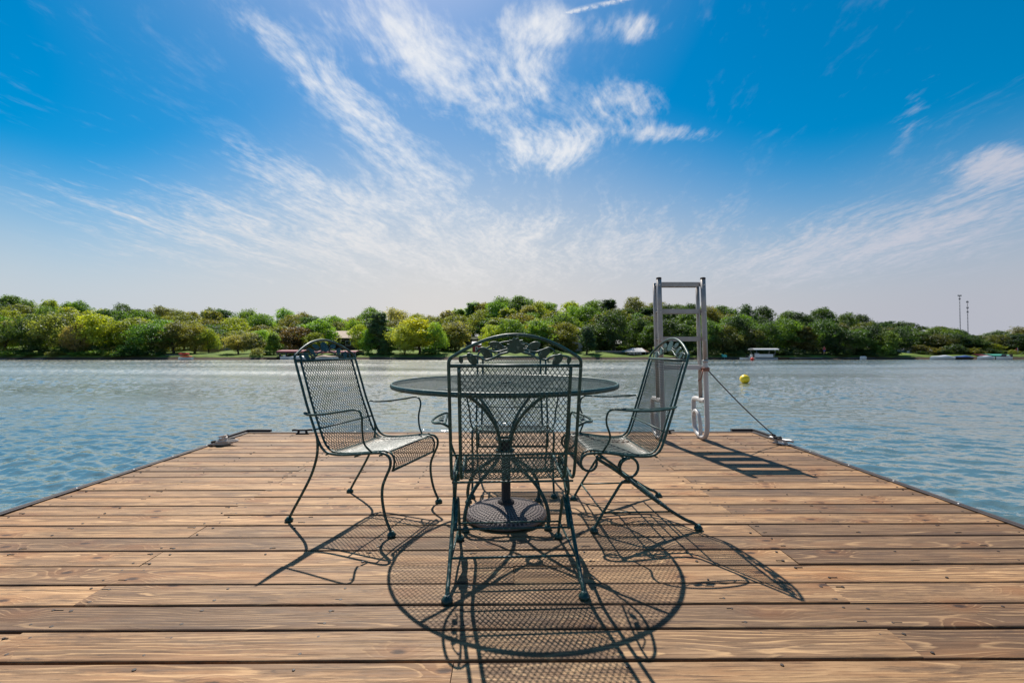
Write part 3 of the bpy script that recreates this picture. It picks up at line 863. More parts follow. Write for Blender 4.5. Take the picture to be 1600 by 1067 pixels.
def build_ropes():
    o = MB()
    a = Vector((1.862, 4.245, .675)); b = Vector((2.475, 4.185, .05))
    pts = [a.lerp(b, t / 10) + Vector((0, 0, -.02 * sin(pi * t / 10))) for t in range(11)]
    o.tube(pts, 0.0052, 8)
    o.tube([b + Vector((.035 * cos(t * .9), .025 * sin(t * .9), -.006 + .002 * t)) for t in range(14)], 0.006, 6, smooth_n=2)
    r = o.build('mooring_cable', ROPED)
    tag(r, 'thin dark cable stretched from the ladder down to the silver cleat', 'cable'); DECK_THINGS.append(r)
    o = MB()
    c = Vector((1.85, 4.285, .678))
    pts = []
    for k in range(40):
        t = k / 12 * 2 * pi
        pts.append(c + Vector((.034 * cos(t), .052 * sin(t), -.012 + .0009 * k)))
    o.tube(pts, 0.0062, 6)
    o.tube([c + Vector(p) for p in ((-.03, -.03, 0), (-.045, -.05, -.03), (-.06, -.055, -.08), (-.085, -.05, -.10))], 0.006, 6, smooth_n=3)
    r = o.build('tie_cord', ROPER)
    tag(r, 'frayed reddish cord knotted round the ladder below its white joint', 'cord'); DECK_THINGS.append(r)
    # white rope heaped over the left cleat
    o = MB(); rg = random.Random(11)
    for k in range(5):
        pts = []
        a0 = R(20 + rg.uniform(-14, 14)); L = rg.uniform(.065, .105); wd = rg.uniform(.014, .026)
        for j in range(16):
            t = 2 * pi * j / 16
            x = L * cos(t); y = wd * sin(t)
            pts.append(Vector((-2.60 + x * cos(a0) - y * sin(a0) + .03 * (k - 2) * .5, 4.17 + x * sin(a0) + y * cos(a0),   .012 + .007 * k + .004 * sin(2 * t))))
        o.tube(pts, 0.0075, 8, closed=True, smooth_n=2)
    o.tube([Vector((-2.60 + .03 * cos(t), 4.17 + .03 * sin(t), .02 + .0028 * k)) for k in range(26) for t in [k * .75]], 0.009, 8)
    r = o.build('rope_bundle', ROPEW)
    tag(r, 'white rope wound in a heap over the cleat on the left dock edge', 'rope'); DECK_THINGS.append(r)
build_ropes()

# tip the finished dock and all that stands on it
for o in DECK_THINGS: o.matrix_world = TILT @ (Matrix.Translation(o.location) @ o.rotation_euler.to_matrix().to_4x4())

# ------------------------------------------------------------------ lake and far shore
WZ = -0.55
SHORE = 88.6
def build_water():
    import numpy as np
    rows = [-300.0, -60.0, -20.0, -8.0, -3.0]
    y = -0.5
    while y < SHORE + 1.0:
        rows.append(y); y += max(0.032, 0.0007 * y * y)
    rows.append(SHORE + 1.2)
    nu = 1050
    us = np.concatenate([[-300, -30, -6, -2.6], np.linspace(-1.5, 1.5, nu), [2.6, 6, 30, 300]])
    Y = np.array(rows)[:, None] + 0 * us[None, :]
    wid = np.maximum(np.array(rows), 0.0) + 3.0
    X = us[None, :] * wid[:, None]
    rg = np.random.RandomState(4)
    # ripples run mostly towards the dock, with a wide spread of directions and lengths
    H = np.zeros_like(X)
    wx = X + 0.10 * np.sin(1.7 * Y + 0.9 * X + 1.0) + 0.06 * np.sin(3.1 * Y - 1.3 * X)
    wy = Y + 0.08 * np.sin(1.3 * X - 0.7 * Y) + 0.05 * np.sin(2.9 * X + 1.1 * Y + 2.0)
    for k in range(54):
        L = 0.11 * (0.68 / 0.11) ** rg.rand()
        th = rg.normal(0.18, 0.55)
        kk = 2 * np.pi / L
        ph = kk * (wy * np.cos(th) + wx * np.sin(th)) + rg.rand() * 6.283
        w = np.sin(ph); H += 0.0060 * L * (w + 0.35 * np.cos(2 * ph))
    patch = 0.75 + 0.35 * np.sin(0.23 * X + 0.31 * Y) * np.sin(0.17 * Y - 0.11 * X + 1.0) + 0.2 * np.sin(0.9 * Y + 0.5 * X) * np.sin(0.7 * X)
    grow = 1.0 + np.maximum(0, Y - 12) / 22.0
    fade = np.clip((2.6 - np.abs(us)) / 1.1, 0, 1)[None, :] * np.clip((Y + 3.0) / 2.0, 0, 1) * np.clip((SHORE - 1 - Y) / 8.0, 0, 1)
    Z = WZ + H * patch * grow * fade
    nr, nc = X.shape
    me = bpy.data.meshes.new('water')
    co = np.stack([X, Y, Z], -1).reshape(-1, 3).astype(np.float32)
    i = (np.arange(nr - 1)[:, None] * nc + np.arange(nc - 1)[None, :]).reshape(-1)
    q = np.stack([i, i + 1, i + 1 + nc, i + nc], -1).astype(np.int32)
    me.vertices.add(len(co)); me.vertices.foreach_set('co', co.ravel())
    me.loops.add(q.size); me.loops.foreach_set('vertex_index', q.ravel())
    me.polygons.add(len(q)); me.polygons.foreach_set('loop_start', np.arange(0, q.size, 4, dtype=np.int32))
    me.polygons.foreach_set('use_smooth', np.ones(len(q), dtype=bool))
    me.update(calc_edges=True); me.validate()
    me.materials.append(water())
    o = bpy.data.objects.new('water', me); COL.objects.link(o)
    tag(o, kind='structure')
build_water()

SKY_PTS = [(-400, 490), (-100, 480), (0, 476), (25, 468), (60, 476), (100, 478), (150, 477), (200, 479), (240, 476), (300, 480), (350, 483), (420, 488), (470, 490),
           (500, 490), (540, 492), (580, 486), (640, 491), (690, 484), (720, 477), (750, 478), (785, 466), (810, 462), (840, 466), (900, 473), (950, 471), (1000, 468), (1050, 467), (1075, 471),
           (1100, 476), (1150, 481), (1200, 485), (1260, 484), (1300, 487), (1350, 495), (1400, 501), (1450, 508), (1500, 512), (1530, 523), (1560, 518), (1600, 516), (1700, 512), (2000, 505)]
def skyl(px):
    for (a, ya), (b, yb) in zip(SKY_PTS, SKY_PTS[1:]):
        if px <= b: return ya + (yb - ya) * max(0, (px - a)) / (b - a)
    return SKY_PTS[-1][1]
def ground_z(x, y):
    if y < SHORE: return WZ - 0.8 * min(1, (SHORE - y) / 3)
    px = PX_of(x, y)
    hb = max(0.6, Z_at(skyl(px), 148) - 10.0)
    wob = 0.12 * sin(x * .7) + 0.1 * sin(x * 1.9 + 1)
    z = WZ + 0.75 * min(1, (y - SHORE) / (1.1 + 0.5 * sin(x * .31))) 
    if y > SHORE + 1: z += (min(y, 106) - SHORE - 1) / 17 * 1.3 + wob * min(1, (y - SHORE) / 4)
    if y > 106:
        t = min(1, (y - 106) / 42); t = t * t * (3 - 2 * t)
        z += (hb - 1.4) * t
    return z
def build_ground():
    ys = [SHORE - 3, SHORE - .8, SHORE, SHORE + .35, SHORE + .8, SHORE + 1.3, SHORE + 2.5, SHORE + 4.5, 96, 99, 102, 106, 111, 116, 122, 128, 134, 141, 148, 160, 180, 230, 400, 900]
    xs = [-900, -600, -400, -300] + [-250 + 2.5 * i for i in range(201)] + [300, 400, 600, 900]
    vs = [(x, y, ground_z(x, y)) for y in ys for x in xs]
    n = len(xs)
    fs = [(j * n + i, j * n + i + 1, (j + 1) * n + i + 1, (j + 1) * n + i) for j in range(len(ys) - 1) for i in range(n - 1)]
    m = MB(); m.add(vs, fs, True)
    tag(m.build('shore_ground', ground_mat()), kind='structure')
build_ground()

# ---- tree shapes (height 1 = 8 m nominal): each crown is some thousands of small leaf sprays
def foliage_mesh(name, seed, h, wid, base, nlobe, nleaf, size, kind='round'):
    rg = random.Random(seed)
    lobes = []
    for k in range(nlobe):
        t = (k + rg.random()) / nlobe
        if kind == 'round':
            z = base + (h - base) * (0.12 + 0.80 * t); prof = sin(pi * min(1, 0.18 + 0.78 * t)) ** 0.7
        elif kind == 'tall':
            z = base + (h - base) * (0.06 + 0.88 * t); prof = (1 - t) ** 0.55 * min(1, (t + .15) * 3)
        else:
            z = base + (h - base) * (0.1 + 0.6 * t); prof = 1 - 0.5 * t
        r = rg.uniform(0.14, 0.28) * wid * (0.75 + 0.4 * prof)
        a = rg.uniform(0, 2 * pi); d = max(0, wid / 2 * prof - r * 0.55) * sqrt(rg.uniform(.25, 1))
        if kind == 'bush': r *= .8
        z = min(z, h - r * 0.72); z = max(z, base + r * .5)
        lobes.append((d * cos(a), d * sin(a), z, r, rg.uniform(.6, .95), rg.random()))
    wsum = sum(l[3] ** 2 for l in lobes)
    vs = []; fs = []; at = []
    for (lx, ly, lz, r, sq, lr) in lobes:
        # smaller clumps on the lobe's skin
        ncl = max(5, int(20 * (r / wid) * 4))
        cl = []
        for c in range(ncl):
            u = rg.uniform(-0.75, 1); a = rg.uniform(0, 2 * pi); s = sqrt(1 - u * u)
            cl.append((Vector((s * cos(a), s * sin(a), u * sq)) * r * rg.uniform(.72, 1.02), r * rg.uniform(.26, .46), rg.random()))
        n = int(nleaf * r * r / wsum)
        for k in range(n):
            if rg.random() < .86:
                cc, cr, cv = rg.choice(cl)
                while True:
                    v = Vector((rg.uniform(-1, 1), rg.uniform(-1, 1), rg.uniform(-1, 1)))
                    if v.length <= 1: break
                p = cc + v * cr * Vector((1, 1, .8)).x; nn = (v + cc.normalized() * .4 + Vector((0, 0, .35)))
            else:
                v = Vector((rg.gauss(0, 1), rg.gauss(0, 1), rg.gauss(0, 1))).normalized(); p = v * r * rg.uniform(.3, .9); nn = v; cv = .2
            nn = (nn + Vector((rg.gauss(0, .55), rg.gauss(0, .55), rg.gauss(0, .55)))).normalized()
            t1 = nn.orthogonal().normalized(); t1 = Matrix.Rotation(rg.uniform(0, 2 * pi), 3, nn) @ t1; t2 = nn.cross(t1)
            sz = size * rg.uniform(.55, 1.25)
            c0 = Vector((lx, ly, lz)) + p
            b = len(vs)
            vs += [tuple(c0 + t1 * sz), tuple(c0 + t2 * sz * .6 + nn * sz * .12), tuple(c0 - t1 * sz), tuple(c0 - t2 * sz * .6 + nn * sz * .12)]
            fs.append((b, b + 1, b + 2, b + 3))
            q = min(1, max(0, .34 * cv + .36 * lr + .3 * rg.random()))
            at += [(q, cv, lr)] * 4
    me = bpy.data.meshes.new(name); me.from_pydata(vs, [], fs)
    me.polygons.foreach_set('use_smooth', [False] * len(fs))
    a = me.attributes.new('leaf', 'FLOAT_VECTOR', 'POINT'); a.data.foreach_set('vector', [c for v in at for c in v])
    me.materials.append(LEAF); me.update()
    return me, lobes
def trunk_mesh(name, seed, h, base, lobes):
    rg = random.Random(seed); m = MB()
    top = base + (h - base) * .55
    r0 = .022 * h + .04
    pts = [Vector((0, 0, -.35)), Vector((rg.uniform(-.1, .1), rg.uniform(-.1, .1), base * .6)), Vector((rg.uniform(-.2, .2), rg.uniform(-.2, .2), base + (top - base) * .4)), Vector((rg.uniform(-.3, .3), rg.uniform(-.3, .3), top))]
    m.tube(pts, [r0 * 1.15, r0 * .45], 8, smooth_n=4)
    for l in lobes[:7]:
        s = pts[1].lerp(pts[2], rg.uniform(.2, 1.0)); e = Vector(l[:3])
        m.tube([s, s.lerp(e, .5) + Vector((0, 0, .15)), e], [r0 * .42, r0 * .15], 6, smooth_n=3)
    return m.mesh(name, BARK)

PROTO = {}
def protos():
    specs = [('round', 21, 8, 6.6, .9), ('round', 22, 8, 5.8, 1.3), ('round', 23, 8, 7.2, .7), ('round', 24, 8, 6.2, .5), ('round', 25, 8, 5.4, 1.5), ('round', 26, 8, 6.8, 1.0),
             ('tall', 31, 8, 4.2, .9), ('tall', 32, 8, 4.8, 1.2), ('tall', 33, 8, 5.4, 1.0)]
    for i, (k, sd, h, w, b) in enumerate(specs):
        me, lob = foliage_mesh('crown', sd, h, w, b, 20 if k == 'round' else 22, 9500, .145, k)
        PROTO.setdefault(k, []).append((me, trunk_mesh('trunk', sd, h, b, lob), h, w))
    for sd, w in ((41, 3.4), (42, 4.4), (43, 3.0)):
        me, lob = foliage_mesh('shrub', sd, 2.2, w, 0.0, 11, 2600, .10, 'bush')
        PROTO.setdefault('bush', []).append((me, None, 2.2, w))
protos()

TONES = {'bright yellow green': (.085, .105, .010), 'fresh green': (.045, .085, .014), 'mid green': (.030, .060, .014), 'olive green': (.048, .058, .018),
         'dark green': (.016, .034, .010), 'bluish green': (.022, .044, .022), 'grey olive': (.075, .078, .038), 'reddish brown': (.034, .024, .016), 'yellow green': (.066, .090, .014)}
TREES = []
def place(px, Y, ytop, width_px=None, kind='round', tone='mid green', section='', row='', rg=random, what=None, idx=None):
    x = X_at(px, Y); gz = ground_z(x, Y) - .05
    ht = max(1.0, Z_at(ytop, Y) - gz)
    me, tr, h, w = rg.choice(PROTO[kind]) if idx is None else PROTO[kind][idx]
    sz = ht / h; sx = sz * rg.uniform(.92, 1.18) if width_px is None else width_px / F * Y / w
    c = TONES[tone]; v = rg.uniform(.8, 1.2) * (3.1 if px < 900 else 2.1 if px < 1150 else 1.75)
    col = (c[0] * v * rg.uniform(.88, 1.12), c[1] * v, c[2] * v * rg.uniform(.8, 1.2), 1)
    if kind == 'bush':
        o = bpy.data.objects.new('shrub', me); COL.objects.link(o); o.location = (x, Y, gz); o.rotation_euler = (0, 0, rg.uniform(0, 6.28))
        o.scale = (sx, sx, sz); o.color = col; o['category'] = 'shrub'
        noun = 'shrub'
    else:
        o = empty('leafy_tree', (x, Y, gz), rg.uniform(0, 6.28)); o.scale = (sx * rg.uniform(.9, 1.15), sx * rg.uniform(.85, 1.1), sz); o['category'] = 'tree'
        t = bpy.data.objects.new('trunk', tr); COL.objects.link(t); t.parent = o
        cr = bpy.data.objects.new('crown', me); COL.objects.link(cr); cr.parent = o; cr.color = col
        noun = 'tree' if kind == 'round' else 'narrow tree'
    TREES.append((px, o, f'{tone} {what or noun}', row, section))
    return o
SECT = [(-999, 115, 'at the far left'), (115, 245, 'left of the red kayak'), (245, 335, 'behind the red kayak'), (335, 425, 'by the grey gabled house'),
        (425, 505, 'above the maroon canopy'), (505, 585, 'by the tan roofed house'), (585, 700, 'left of the red shed'), (700, 800, 'behind the red shed'), (800, 890, 'right of the red shed'),
        (890, 965, 'by the pale cottage'), (965, 1040, 'behind the open boathouse'), (1040, 1140, 'behind the swim ladder'), (1140, 1235, 'behind the pontoon boat'),
        (1235, 1330, 'behind the blue grey dock'), (1330, 1400, 'left of the white shed'), (1400, 1480, 'behind the white shed'), (1480, 1540, 'below the radio masts'), (1540, 9999, 'by the green boat canopy')]
def sect(px): return next(s for a, b, s in SECT if a <= px < b)

def plant():
    rg = random.Random(77)
    def tones(px, row):
        if px < 600: opt = ['olive green', 'yellow green', 'mid green', 'fresh green', 'dark green', 'olive green']
        elif px < 900: opt = ['fresh green', 'yellow green', 'mid green', 'olive green', 'grey olive']
        elif px < 1150: opt = ['mid green', 'olive green', 'dark green', 'fresh green']
        else: opt = ['dark green', 'mid green', 'olive green', 'dark green', 'fresh green']
        return rg.choice(opt)
    for Y, step, off, nm, lo, hi in ((147, 31, 0, 'on the ridge', -150, 1760), (134, 33, 9, 'high up', -140, 1750), (121, 36, 18, 'midway up', -130, 1740), (109.5, 40, 27, 'low down', -120, 1730)):
        px = lo
        while px < hi:
            q = px + rg.uniform(-10, 10)
            s = skyl(q)
            top = s + off * (0.55 if s > 500 else 1.0) + rg.uniform(-8, 8)
            y = Y + rg.uniform(-5, 5)
            skip = (Y < 115 and (325 < q < 362 or 518 < q < 566 or 735 < q < 752 or 890 < q < 912 or 945 < q < 1000)) or (Y < 125 and 522 < q < 560)
            if not skip:
                wp = rg.uniform(1.0, 1.35) * step * 1.25
                place(q, y, top, wp, 'round' if rg.random() < .86 else 'tall', tones(q, nm), sect(q), nm, rg)
            px += step * rg.uniform(.85, 1.15)
    fr = 'by the water'
    for (px, Y, top, wp, k, tone) in [
        (-60, 95, 500, 70, 'round', 'mid green'), (8, 97, 500, 62, 'round', 'olive green'), (48, 96, 494, 66, 'round', 'dark green'), (95, 96.5, 489, 80, 'round', 'olive green'), (143, 95, 490, 66, 'round', 'bright yellow green'),
        (118, 93, 507, 44, 'round', 'grey olive'), (180, 97, 514, 44, 'round', 'mid green'), (212, 97, 497, 66, 'round', 'yellow green'), (236, 93.5, 505, 66, 'round', 'mid green'), (272, 95, 503, 60, 'round', 'olive green'),
        (304, 97, 508, 50, 'round', 'olive green'), (326, 97, 515, 34, 'round', 'yellow green'), (372, 95, 523, 44, 'round', 'grey olive'), (394, 96, 521, 40, 'round', 'grey olive'), (408, 98, 515, 34, 'round', 'fresh green'), (428, 94, 521, 30, 'tall', 'fresh green'),
        (470, 101, 510, 62, 'round', 'reddish brown'), (490, 98, 519, 38, 'round', 'yellow green'), (500, 104, 499, 46, 'round', 'fresh green'), (560, 97, 506, 36, 'round', 'yellow green'), (575, 95, 515, 30, 'round', 'fresh green'),
        (592, 96, 488, 48, 'tall', 'bluish green'), (606, 93, 520, 30, 'tall', 'bluish green'), (632, 92.5, 507, 44, 'round', 'yellow green'), (655, 95, 496, 62, 'round', 'bright yellow green'), (680, 94, 505, 46, 'round', 'fresh green'),
        (712, 103, 503, 52, 'round', 'grey olive'), (770, 104, 508, 50, 'round', 'yellow green'), (800, 103, 500, 54, 'round', 'fresh green'), (845, 103, 498, 60, 'round', 'fresh green'), (880, 102, 503, 52, 'round', 'olive green'),
        (917, 94.5, 511, 40, 'tall', 'bluish green'), (957, 101, 487, 72, 'round', 'dark green'), (940, 103, 512, 40, 'round', 'dark green'), (1000, 104, 498, 52, 'round', 'dark green'), (1018, 99, 507, 44, 'round', 'mid green'), (1045, 97, 498, 54, 'round', 'dark green'), (1072, 95, 506, 50, 'round', 'mid green'),
        (1104, 95, 500, 54, 'round', 'mid green'), (1130, 94, 507, 48, 'round', 'olive green'), (1152, 97, 494, 56, 'round', 'dark green'), (1176, 94.5, 512, 44, 'round', 'olive green'), (1200, 95, 505, 54, 'round', 'mid green'), (1228, 96, 497, 56, 'round', 'fresh green'),
        (1256, 94, 510, 50, 'tall', 'olive green'), (1285, 95, 500, 60, 'round', 'mid green'), (1310, 93, 512, 52, 'round', 'dark green'), (1338, 93, 514, 44, 'round', 'mid green'), (1362, 94, 508, 50, 'round', 'dark green'), (1384, 91.5, 518, 40, 'round', 'fresh green'),
        (1400, 99, 514, 44, 'round', 'dark green'), (1432, 101, 518, 50, 'round', 'mid green'), (1462, 99, 522, 52, 'round', 'olive green'), (1492, 98, 520, 52, 'round', 'dark green'), (1520, 97, 527, 44, 'round', 'dark green'),
        (1548, 95, 537, 30, 'round', 'bright yellow green'), (1562, 99, 524, 48, 'round', 'olive green'), (1590, 98, 521, 54, 'round', 'dark green'), (1640, 97, 519, 60, 'round', 'mid green')]:
        place(px, Y, top, wp, k, tone, sect(px), fr, rg)
    for (px, Y, top, wp, tone) in [
        (14, 90.2, 550, 42, 'fresh green'), (52, 90.4, 551, 44, 'mid green'), (88, 90.0, 551, 36, 'olive green'), (120, 90.0, 549, 34, 'mid green'), (150, 90.3, 545, 42, 'fresh green'), (176, 90.2, 548, 36, 'yellow green'),
        (205, 90.4, 541, 52, 'dark green'), (238, 90.2, 547, 40, 'dark green'), (404, 90.8, 543, 36, 'olive green'), (420, 91.2, 548, 22, 'mid green'), (577, 91.0, 549, 18, 'fresh green'), (600, 91.2, 541, 34, 'dark green'),
        (672, 91.5, 542, 36, 'mid green'), (870, 91, 549, 24, 'dark green'), (1060, 90.4, 545, 40, 'dark green'), (1092, 90.2, 541, 40, 'dark green'), (1118, 90.2, 546, 30, 'olive green'), (1143, 90.4, 549, 22, 'olive green'), (1156, 90.6, 550, 22, 'mid green'),
        (1214, 90.8, 540, 46, 'dark green'), (1250, 90.6, 545, 40, 'dark green'), (1272, 91.8, 546, 26, 'dark green'), (1312, 90.6, 543, 46, 'dark green'), (1350, 90.3, 545, 40, 'dark green'), (1378, 90, 536, 40, 'fresh green'), (1398, 90.1, 546, 26, 'dark green'),
        (1440, 93, 548, 26, 'dark green'), (1470, 93.5, 548, 40, 'dark green'), (1508, 93.5, 547, 44, 'dark green'), (1560, 93, 551, 20, 'fresh green'), (1583, 92, 552, 22, 'yellow green'), (1610, 91, 552, 30, 'mid green')]:
        place(px, Y, top, wp, 'bush', tone, sect(px), fr, rg)
    for q in range(596, 1046, 23):
        if 725 < q < 765: continue
        qq = q + rg.uniform(-8, 8)
        place(qq, rg.uniform(101, 108), rg.uniform(532, 541), rg.uniform(26, 42), 'bush', rg.choice(['dark green', 'mid green', 'fresh green', 'olive green']), sect(qq), 'back on the lawn', rg)
    for a, b in ((-40, 250), (1045, 1265), (1295, 1400), (1440, 1560)):
        q = a
        while q < b:
            place(q, rg.uniform(91.8, 94.5), rg.uniform(534, 546), rg.uniform(30, 46), 'bush', rg.choice(['dark green', 'mid green', 'olive green', 'dark green']), sect(q), 'behind the bank', rg)
            q += rg.uniform(20, 28)
plant()
def label_trees():
    ORD = {2: ['left', 'right'], 3: ['left', 'middle', 'right']}
    cells = {}
    for px, o, what, row, sec in TREES: cells.setdefault((what, row, sec), []).append((px, o))
    for (what, row, sec), mem in cells.items():
        mem.sort(key=lambda t: t[0])
        n = len(mem)
        for i, (px, o) in enumerate(mem):
            if n == 1: s = f'the only {what} {row} {sec}'
            elif n in ORD: s = f'{ORD[n][i]} of {n} {what}s {row} {sec}'
            else: s = f'{["leftmost", "second", "third", "fourth", "fifth", "sixth"][min(i, 5)]} of {n} {what}s {row} {sec}'
            o['label'] = s
            o['group'] = 'shrubs along the far shore' if 'shrub' in what else 'trees on the far wooded shore'
label_trees()

# ------------------------------------------------------------------ buildings, walls, boats across the water
def gz(px, Y): return ground_z(X_at(px, Y), Y)
def house(name, px0, px1, ybase, yeave, yridge, Y, depth, wall, roofm, label, windows=(), overhang=.35, gable_front=False, chimney=False):
    x0, x1 = X_at(px0, Y), X_at(px1, Y); zb = min(ground_z((x0 + x1) / 2, Y), Z_at(ybase, Y)) - .3; ze = Z_at(yeave, Y); zr = Z_at(yridge, Y)
    cx = (x0 + x1) / 2; h = empty(name, (cx, Y, zb)); tag(h, label, 'house')
    w = x1 - x0
    b = MB(); hw = w / 2
    if gable_front:
        vs = [(-hw, 0, 0), (hw, 0, 0), (hw, 0, ze - zb), (0, 0, zr - zb), (-hw, 0, ze - zb)]; vs += [(x, depth, z) for x, _, z in vs]
        b.add(vs, [(0, 1, 2, 3, 4), (9, 8, 7, 6, 5), (1, 0, 5, 6), (2, 1, 6, 7), (0, 4, 9, 5)], False)
    else:
        vs = [(-hw, 0, 0), (-hw, depth, 0), (-hw, depth, ze - zb), (-hw, depth / 2, zr - zb), (-hw, 0, ze - zb)]; vs += [(hw, y, z) for _, y, z in vs]
        b.add(vs, [(0, 1, 2, 3, 4), (9, 8, 7, 6, 5), (0, 4, 9, 5), (1, 6, 7, 2)], False)
    b.build('wall', wall, h)
    r = MB(); t = .14; ov = overhang
    if gable_front:
        sl = (zr - ze) / hw
        for s in (-1, 1):
            a = [(0, -ov, zr - zb + .02), (s * (hw + ov), -ov, ze - zb - sl * ov + .02)]
            vs = a + [(x, depth + ov, z) for x, _, z in a]; vs += [(x, y, z + t) for x, y, z in vs]
            r.add(vs, [(0, 1, 3, 2), (4, 6, 7, 5), (0, 4, 5, 1), (2, 3, 7, 6), (0, 2, 6, 4), (1, 5, 7, 3)], False)
    else:
        sl = (zr - ze) / (depth / 2)
        for s in (-1, 1):
            yc = depth / 2
            a = [(-hw - ov, yc, zr - zb + .02), (-hw - ov, yc + s * (yc + ov), ze - zb - sl * ov + .02)]
            vs = a + [(hw + ov, y, z) for _, y, z in a]; vs += [(x, y, z + t) for x, y, z in vs]
            r.add(vs, [(0, 1, 3, 2), (4, 6, 7, 5), (0, 4, 5, 1), (2, 3, 7, 6), (0, 2, 6, 4), (1, 5, 7, 3)], False)
    ro = r.build('roof', roofm, h)
    if chimney: MB().box((hw * .4, depth * .5, zr - zb + .3), (.6, .6, 1.2)).build('chimney', STONE, ro)
    for (u, v, ww, hh) in windows:
        wx = -hw + w * u; wz = (ze - zb) * v
        f = MB()
        for dx, dz, sx, sz in ((-ww / 2, 0, .09, hh + .18), (ww / 2, 0, .09, hh + .18), (0, hh / 2 + .045, ww - .09, .09), (0, -hh / 2 - .045, ww - .09, .09)):
            f.box((wx + dx, -.03, wz + dz), (sx, .09, sz))
        fo = f.build('window', WHITE, h)
        MB().box((wx, -.012, wz), (ww - .09, .03, hh)).build('pane', PANE, fo)
    return h
house('gabled_house', 338, 372, 551, 531, 525, 107, 6, GREY, GREYROOF, 'grey gabled house with pale roof between the trees', [(.25, .62, .9, 1.0), (.7, .62, .9, 1.0)])
house('roofed_house', 502, 558, 545, 528, 517, 110, 7, DKBROWN, TANROOF, 'dark brown house under a broad tan roof', [(.25, .6, 1.2, 1.0), (.75, .6, 1.2, 1.0)], chimney=True)
house('cottage', 893, 910, 552, 531, 524, 104, 5, GREY, GREYROOF, 'pale grey cottage half hidden behind the bluish green tree', [(.5, .6, .8, .9)], gable_front=True)
house('lake_house', 938, 972, 556, 537, 531, 106, 6, DKBROWN, GREYROOF, 'dark lake house in the shade of the large tree', [(.2, .6, 1, 1), (.6, .6, 1, 1)])
house('red_shed', 738, 751, 552, 539, 534.5, 99, 2, BARNRED, GREYROOF, 'small red shed with white corner posts on the lawn', [(.52, .62, .45, .7)], .15)
house('white_shed', 1403, 1418, 562, 549.5, 547, 98, 3, WHITE, GREYROOF, 'small white shed on the lawn behind the shore', [(.65, .55, .5, .8)], .12)
house('slope_house', 1452, 1464, 528, 519.5, 516, 131, 4, WHITE, GREYROOF, 'white house high on the wooded slope beside the masts', [(.5, .6, .9, .9)], .2)

def wall(px0, px1, ytop, Y, th, m, label, name='retaining_wall'):
    x0, x1 = X_at(px0, Y), X_at(px1, Y); zt = Z_at(ytop, Y); zb = min(ground_z(x0, Y), ground_z(x1, Y), zt - .3) - .3
    o = empty(name, ((x0 + x1) / 2, Y, zb)); tag(o, label, 'wall')
    L = x1 - x0; rg = random.Random(int(px0)); b = MB()
    # courses of rough blocks
    n = max(2, int((zt - zb) / .28)); ch = (zt - zb) / n
    for j in range(n):
        x = -L / 2
        while x < L / 2 - .05:
            w = min(rg.uniform(.35, .8), L / 2 - x)
            b.box((x + w / 2, rg.uniform(-.02, .02), ch * (j + .5)), (w - .02, th, ch - .02)); x += w
    b.build('blocks', m, o)
    MB().box((0, 0, zt - zb + .035), (L + .1, th + .12, .07)).build('coping', CONC, o)
wall(298, 352, 544, 101, .4, STONE, 'rough grey retaining wall below the grey gabled house')
wall(436, 500, 541, 103, .4, STONE, 'long stone retaining wall above the maroon canopy')
wall(505, 560, 548, 98, .4, STONE, 'low stone retaining wall below the tan roofed house')
wall(930, 975, 548.5, 98, .4, STONE, 'low stone wall in front of the dark lake house')
wall(256, 286, 554.5, 91.5, .35, STONE, 'short stone seawall left of the red and orange boat')

def jetty(px0, px1, Y, ydeck, depth, m, label, posts=3, name='jetty'):
    x0, x1 = X_at(px0, Y), X_at(px1, Y); zt = Z_at(ydeck, Y); L = x1 - x0
    o = empty(name, ((x0 + x1) / 2, Y, WZ)); tag(o, label, 'jetty')
    b = MB(); n = max(4, int(L / .16)); w = L / n
    for i in range(n): b.box((-L / 2 + w * (i + .5), depth / 2, zt - WZ), (w - .012, depth, .04))
    b.build('deck', m, o)
    MB().box((0, .05, zt - WZ - .12), (L, .08, .18)).build('fascia', DARK, o)
    for i in range(posts):
        MB().lathe([(.07, -.6), (.07, zt - WZ + .10), (.0, zt - WZ + .14)], (-L / 2 + L * (i + .5) / posts, depth - .1, 0), 10).build('post', BROWN, o)
    return o
jetty(577, 618, 88.9, 559.2, 1.2, CONC, 'long pale low dock at the foot of the bright green lawn trees')
jetty(412, 432, 87.6, 559.2, 2.0, DARK, 'dark floating dock left of the maroon canopy')
jetty(1210, 1232, 88.0, 559.0, 1.2, BROWN, 'brown dock right of the boat with the white canopy')
jetty(1234, 1285, 88.2, 559.6, 1.2, simple('blue_grey_deck', (.24, .30, .36), .6), 'long blue grey floating dock near the shore')
jetty(1322, 1342, 88.2, 559.8, 1.0, GREY, 'short grey dock left of the parked white jet ski')
jetty(1354, 1368, 88.2, 560, 1.0, simple('slate_deck', (.20, .24, .30), .6), 'slate coloured dock right of the white jet ski')
jetty(1016, 1046, 88.4, 560, 1.2, BROWN, 'brown wooden dock behind the swim ladder')
jetty(960, 1012, 88.9, 560.3, 1.6, CONC, 'pale concrete landing in front of the open boathouse')
jetty(0, 10, 88.2, 560.6, 1.0, GREY, 'short pale dock at the left end of the far shore')
jetty(36, 68, 88.2, 560.4, 1.0, GREY, 'pale low dock below the left shrubs with a white post box')

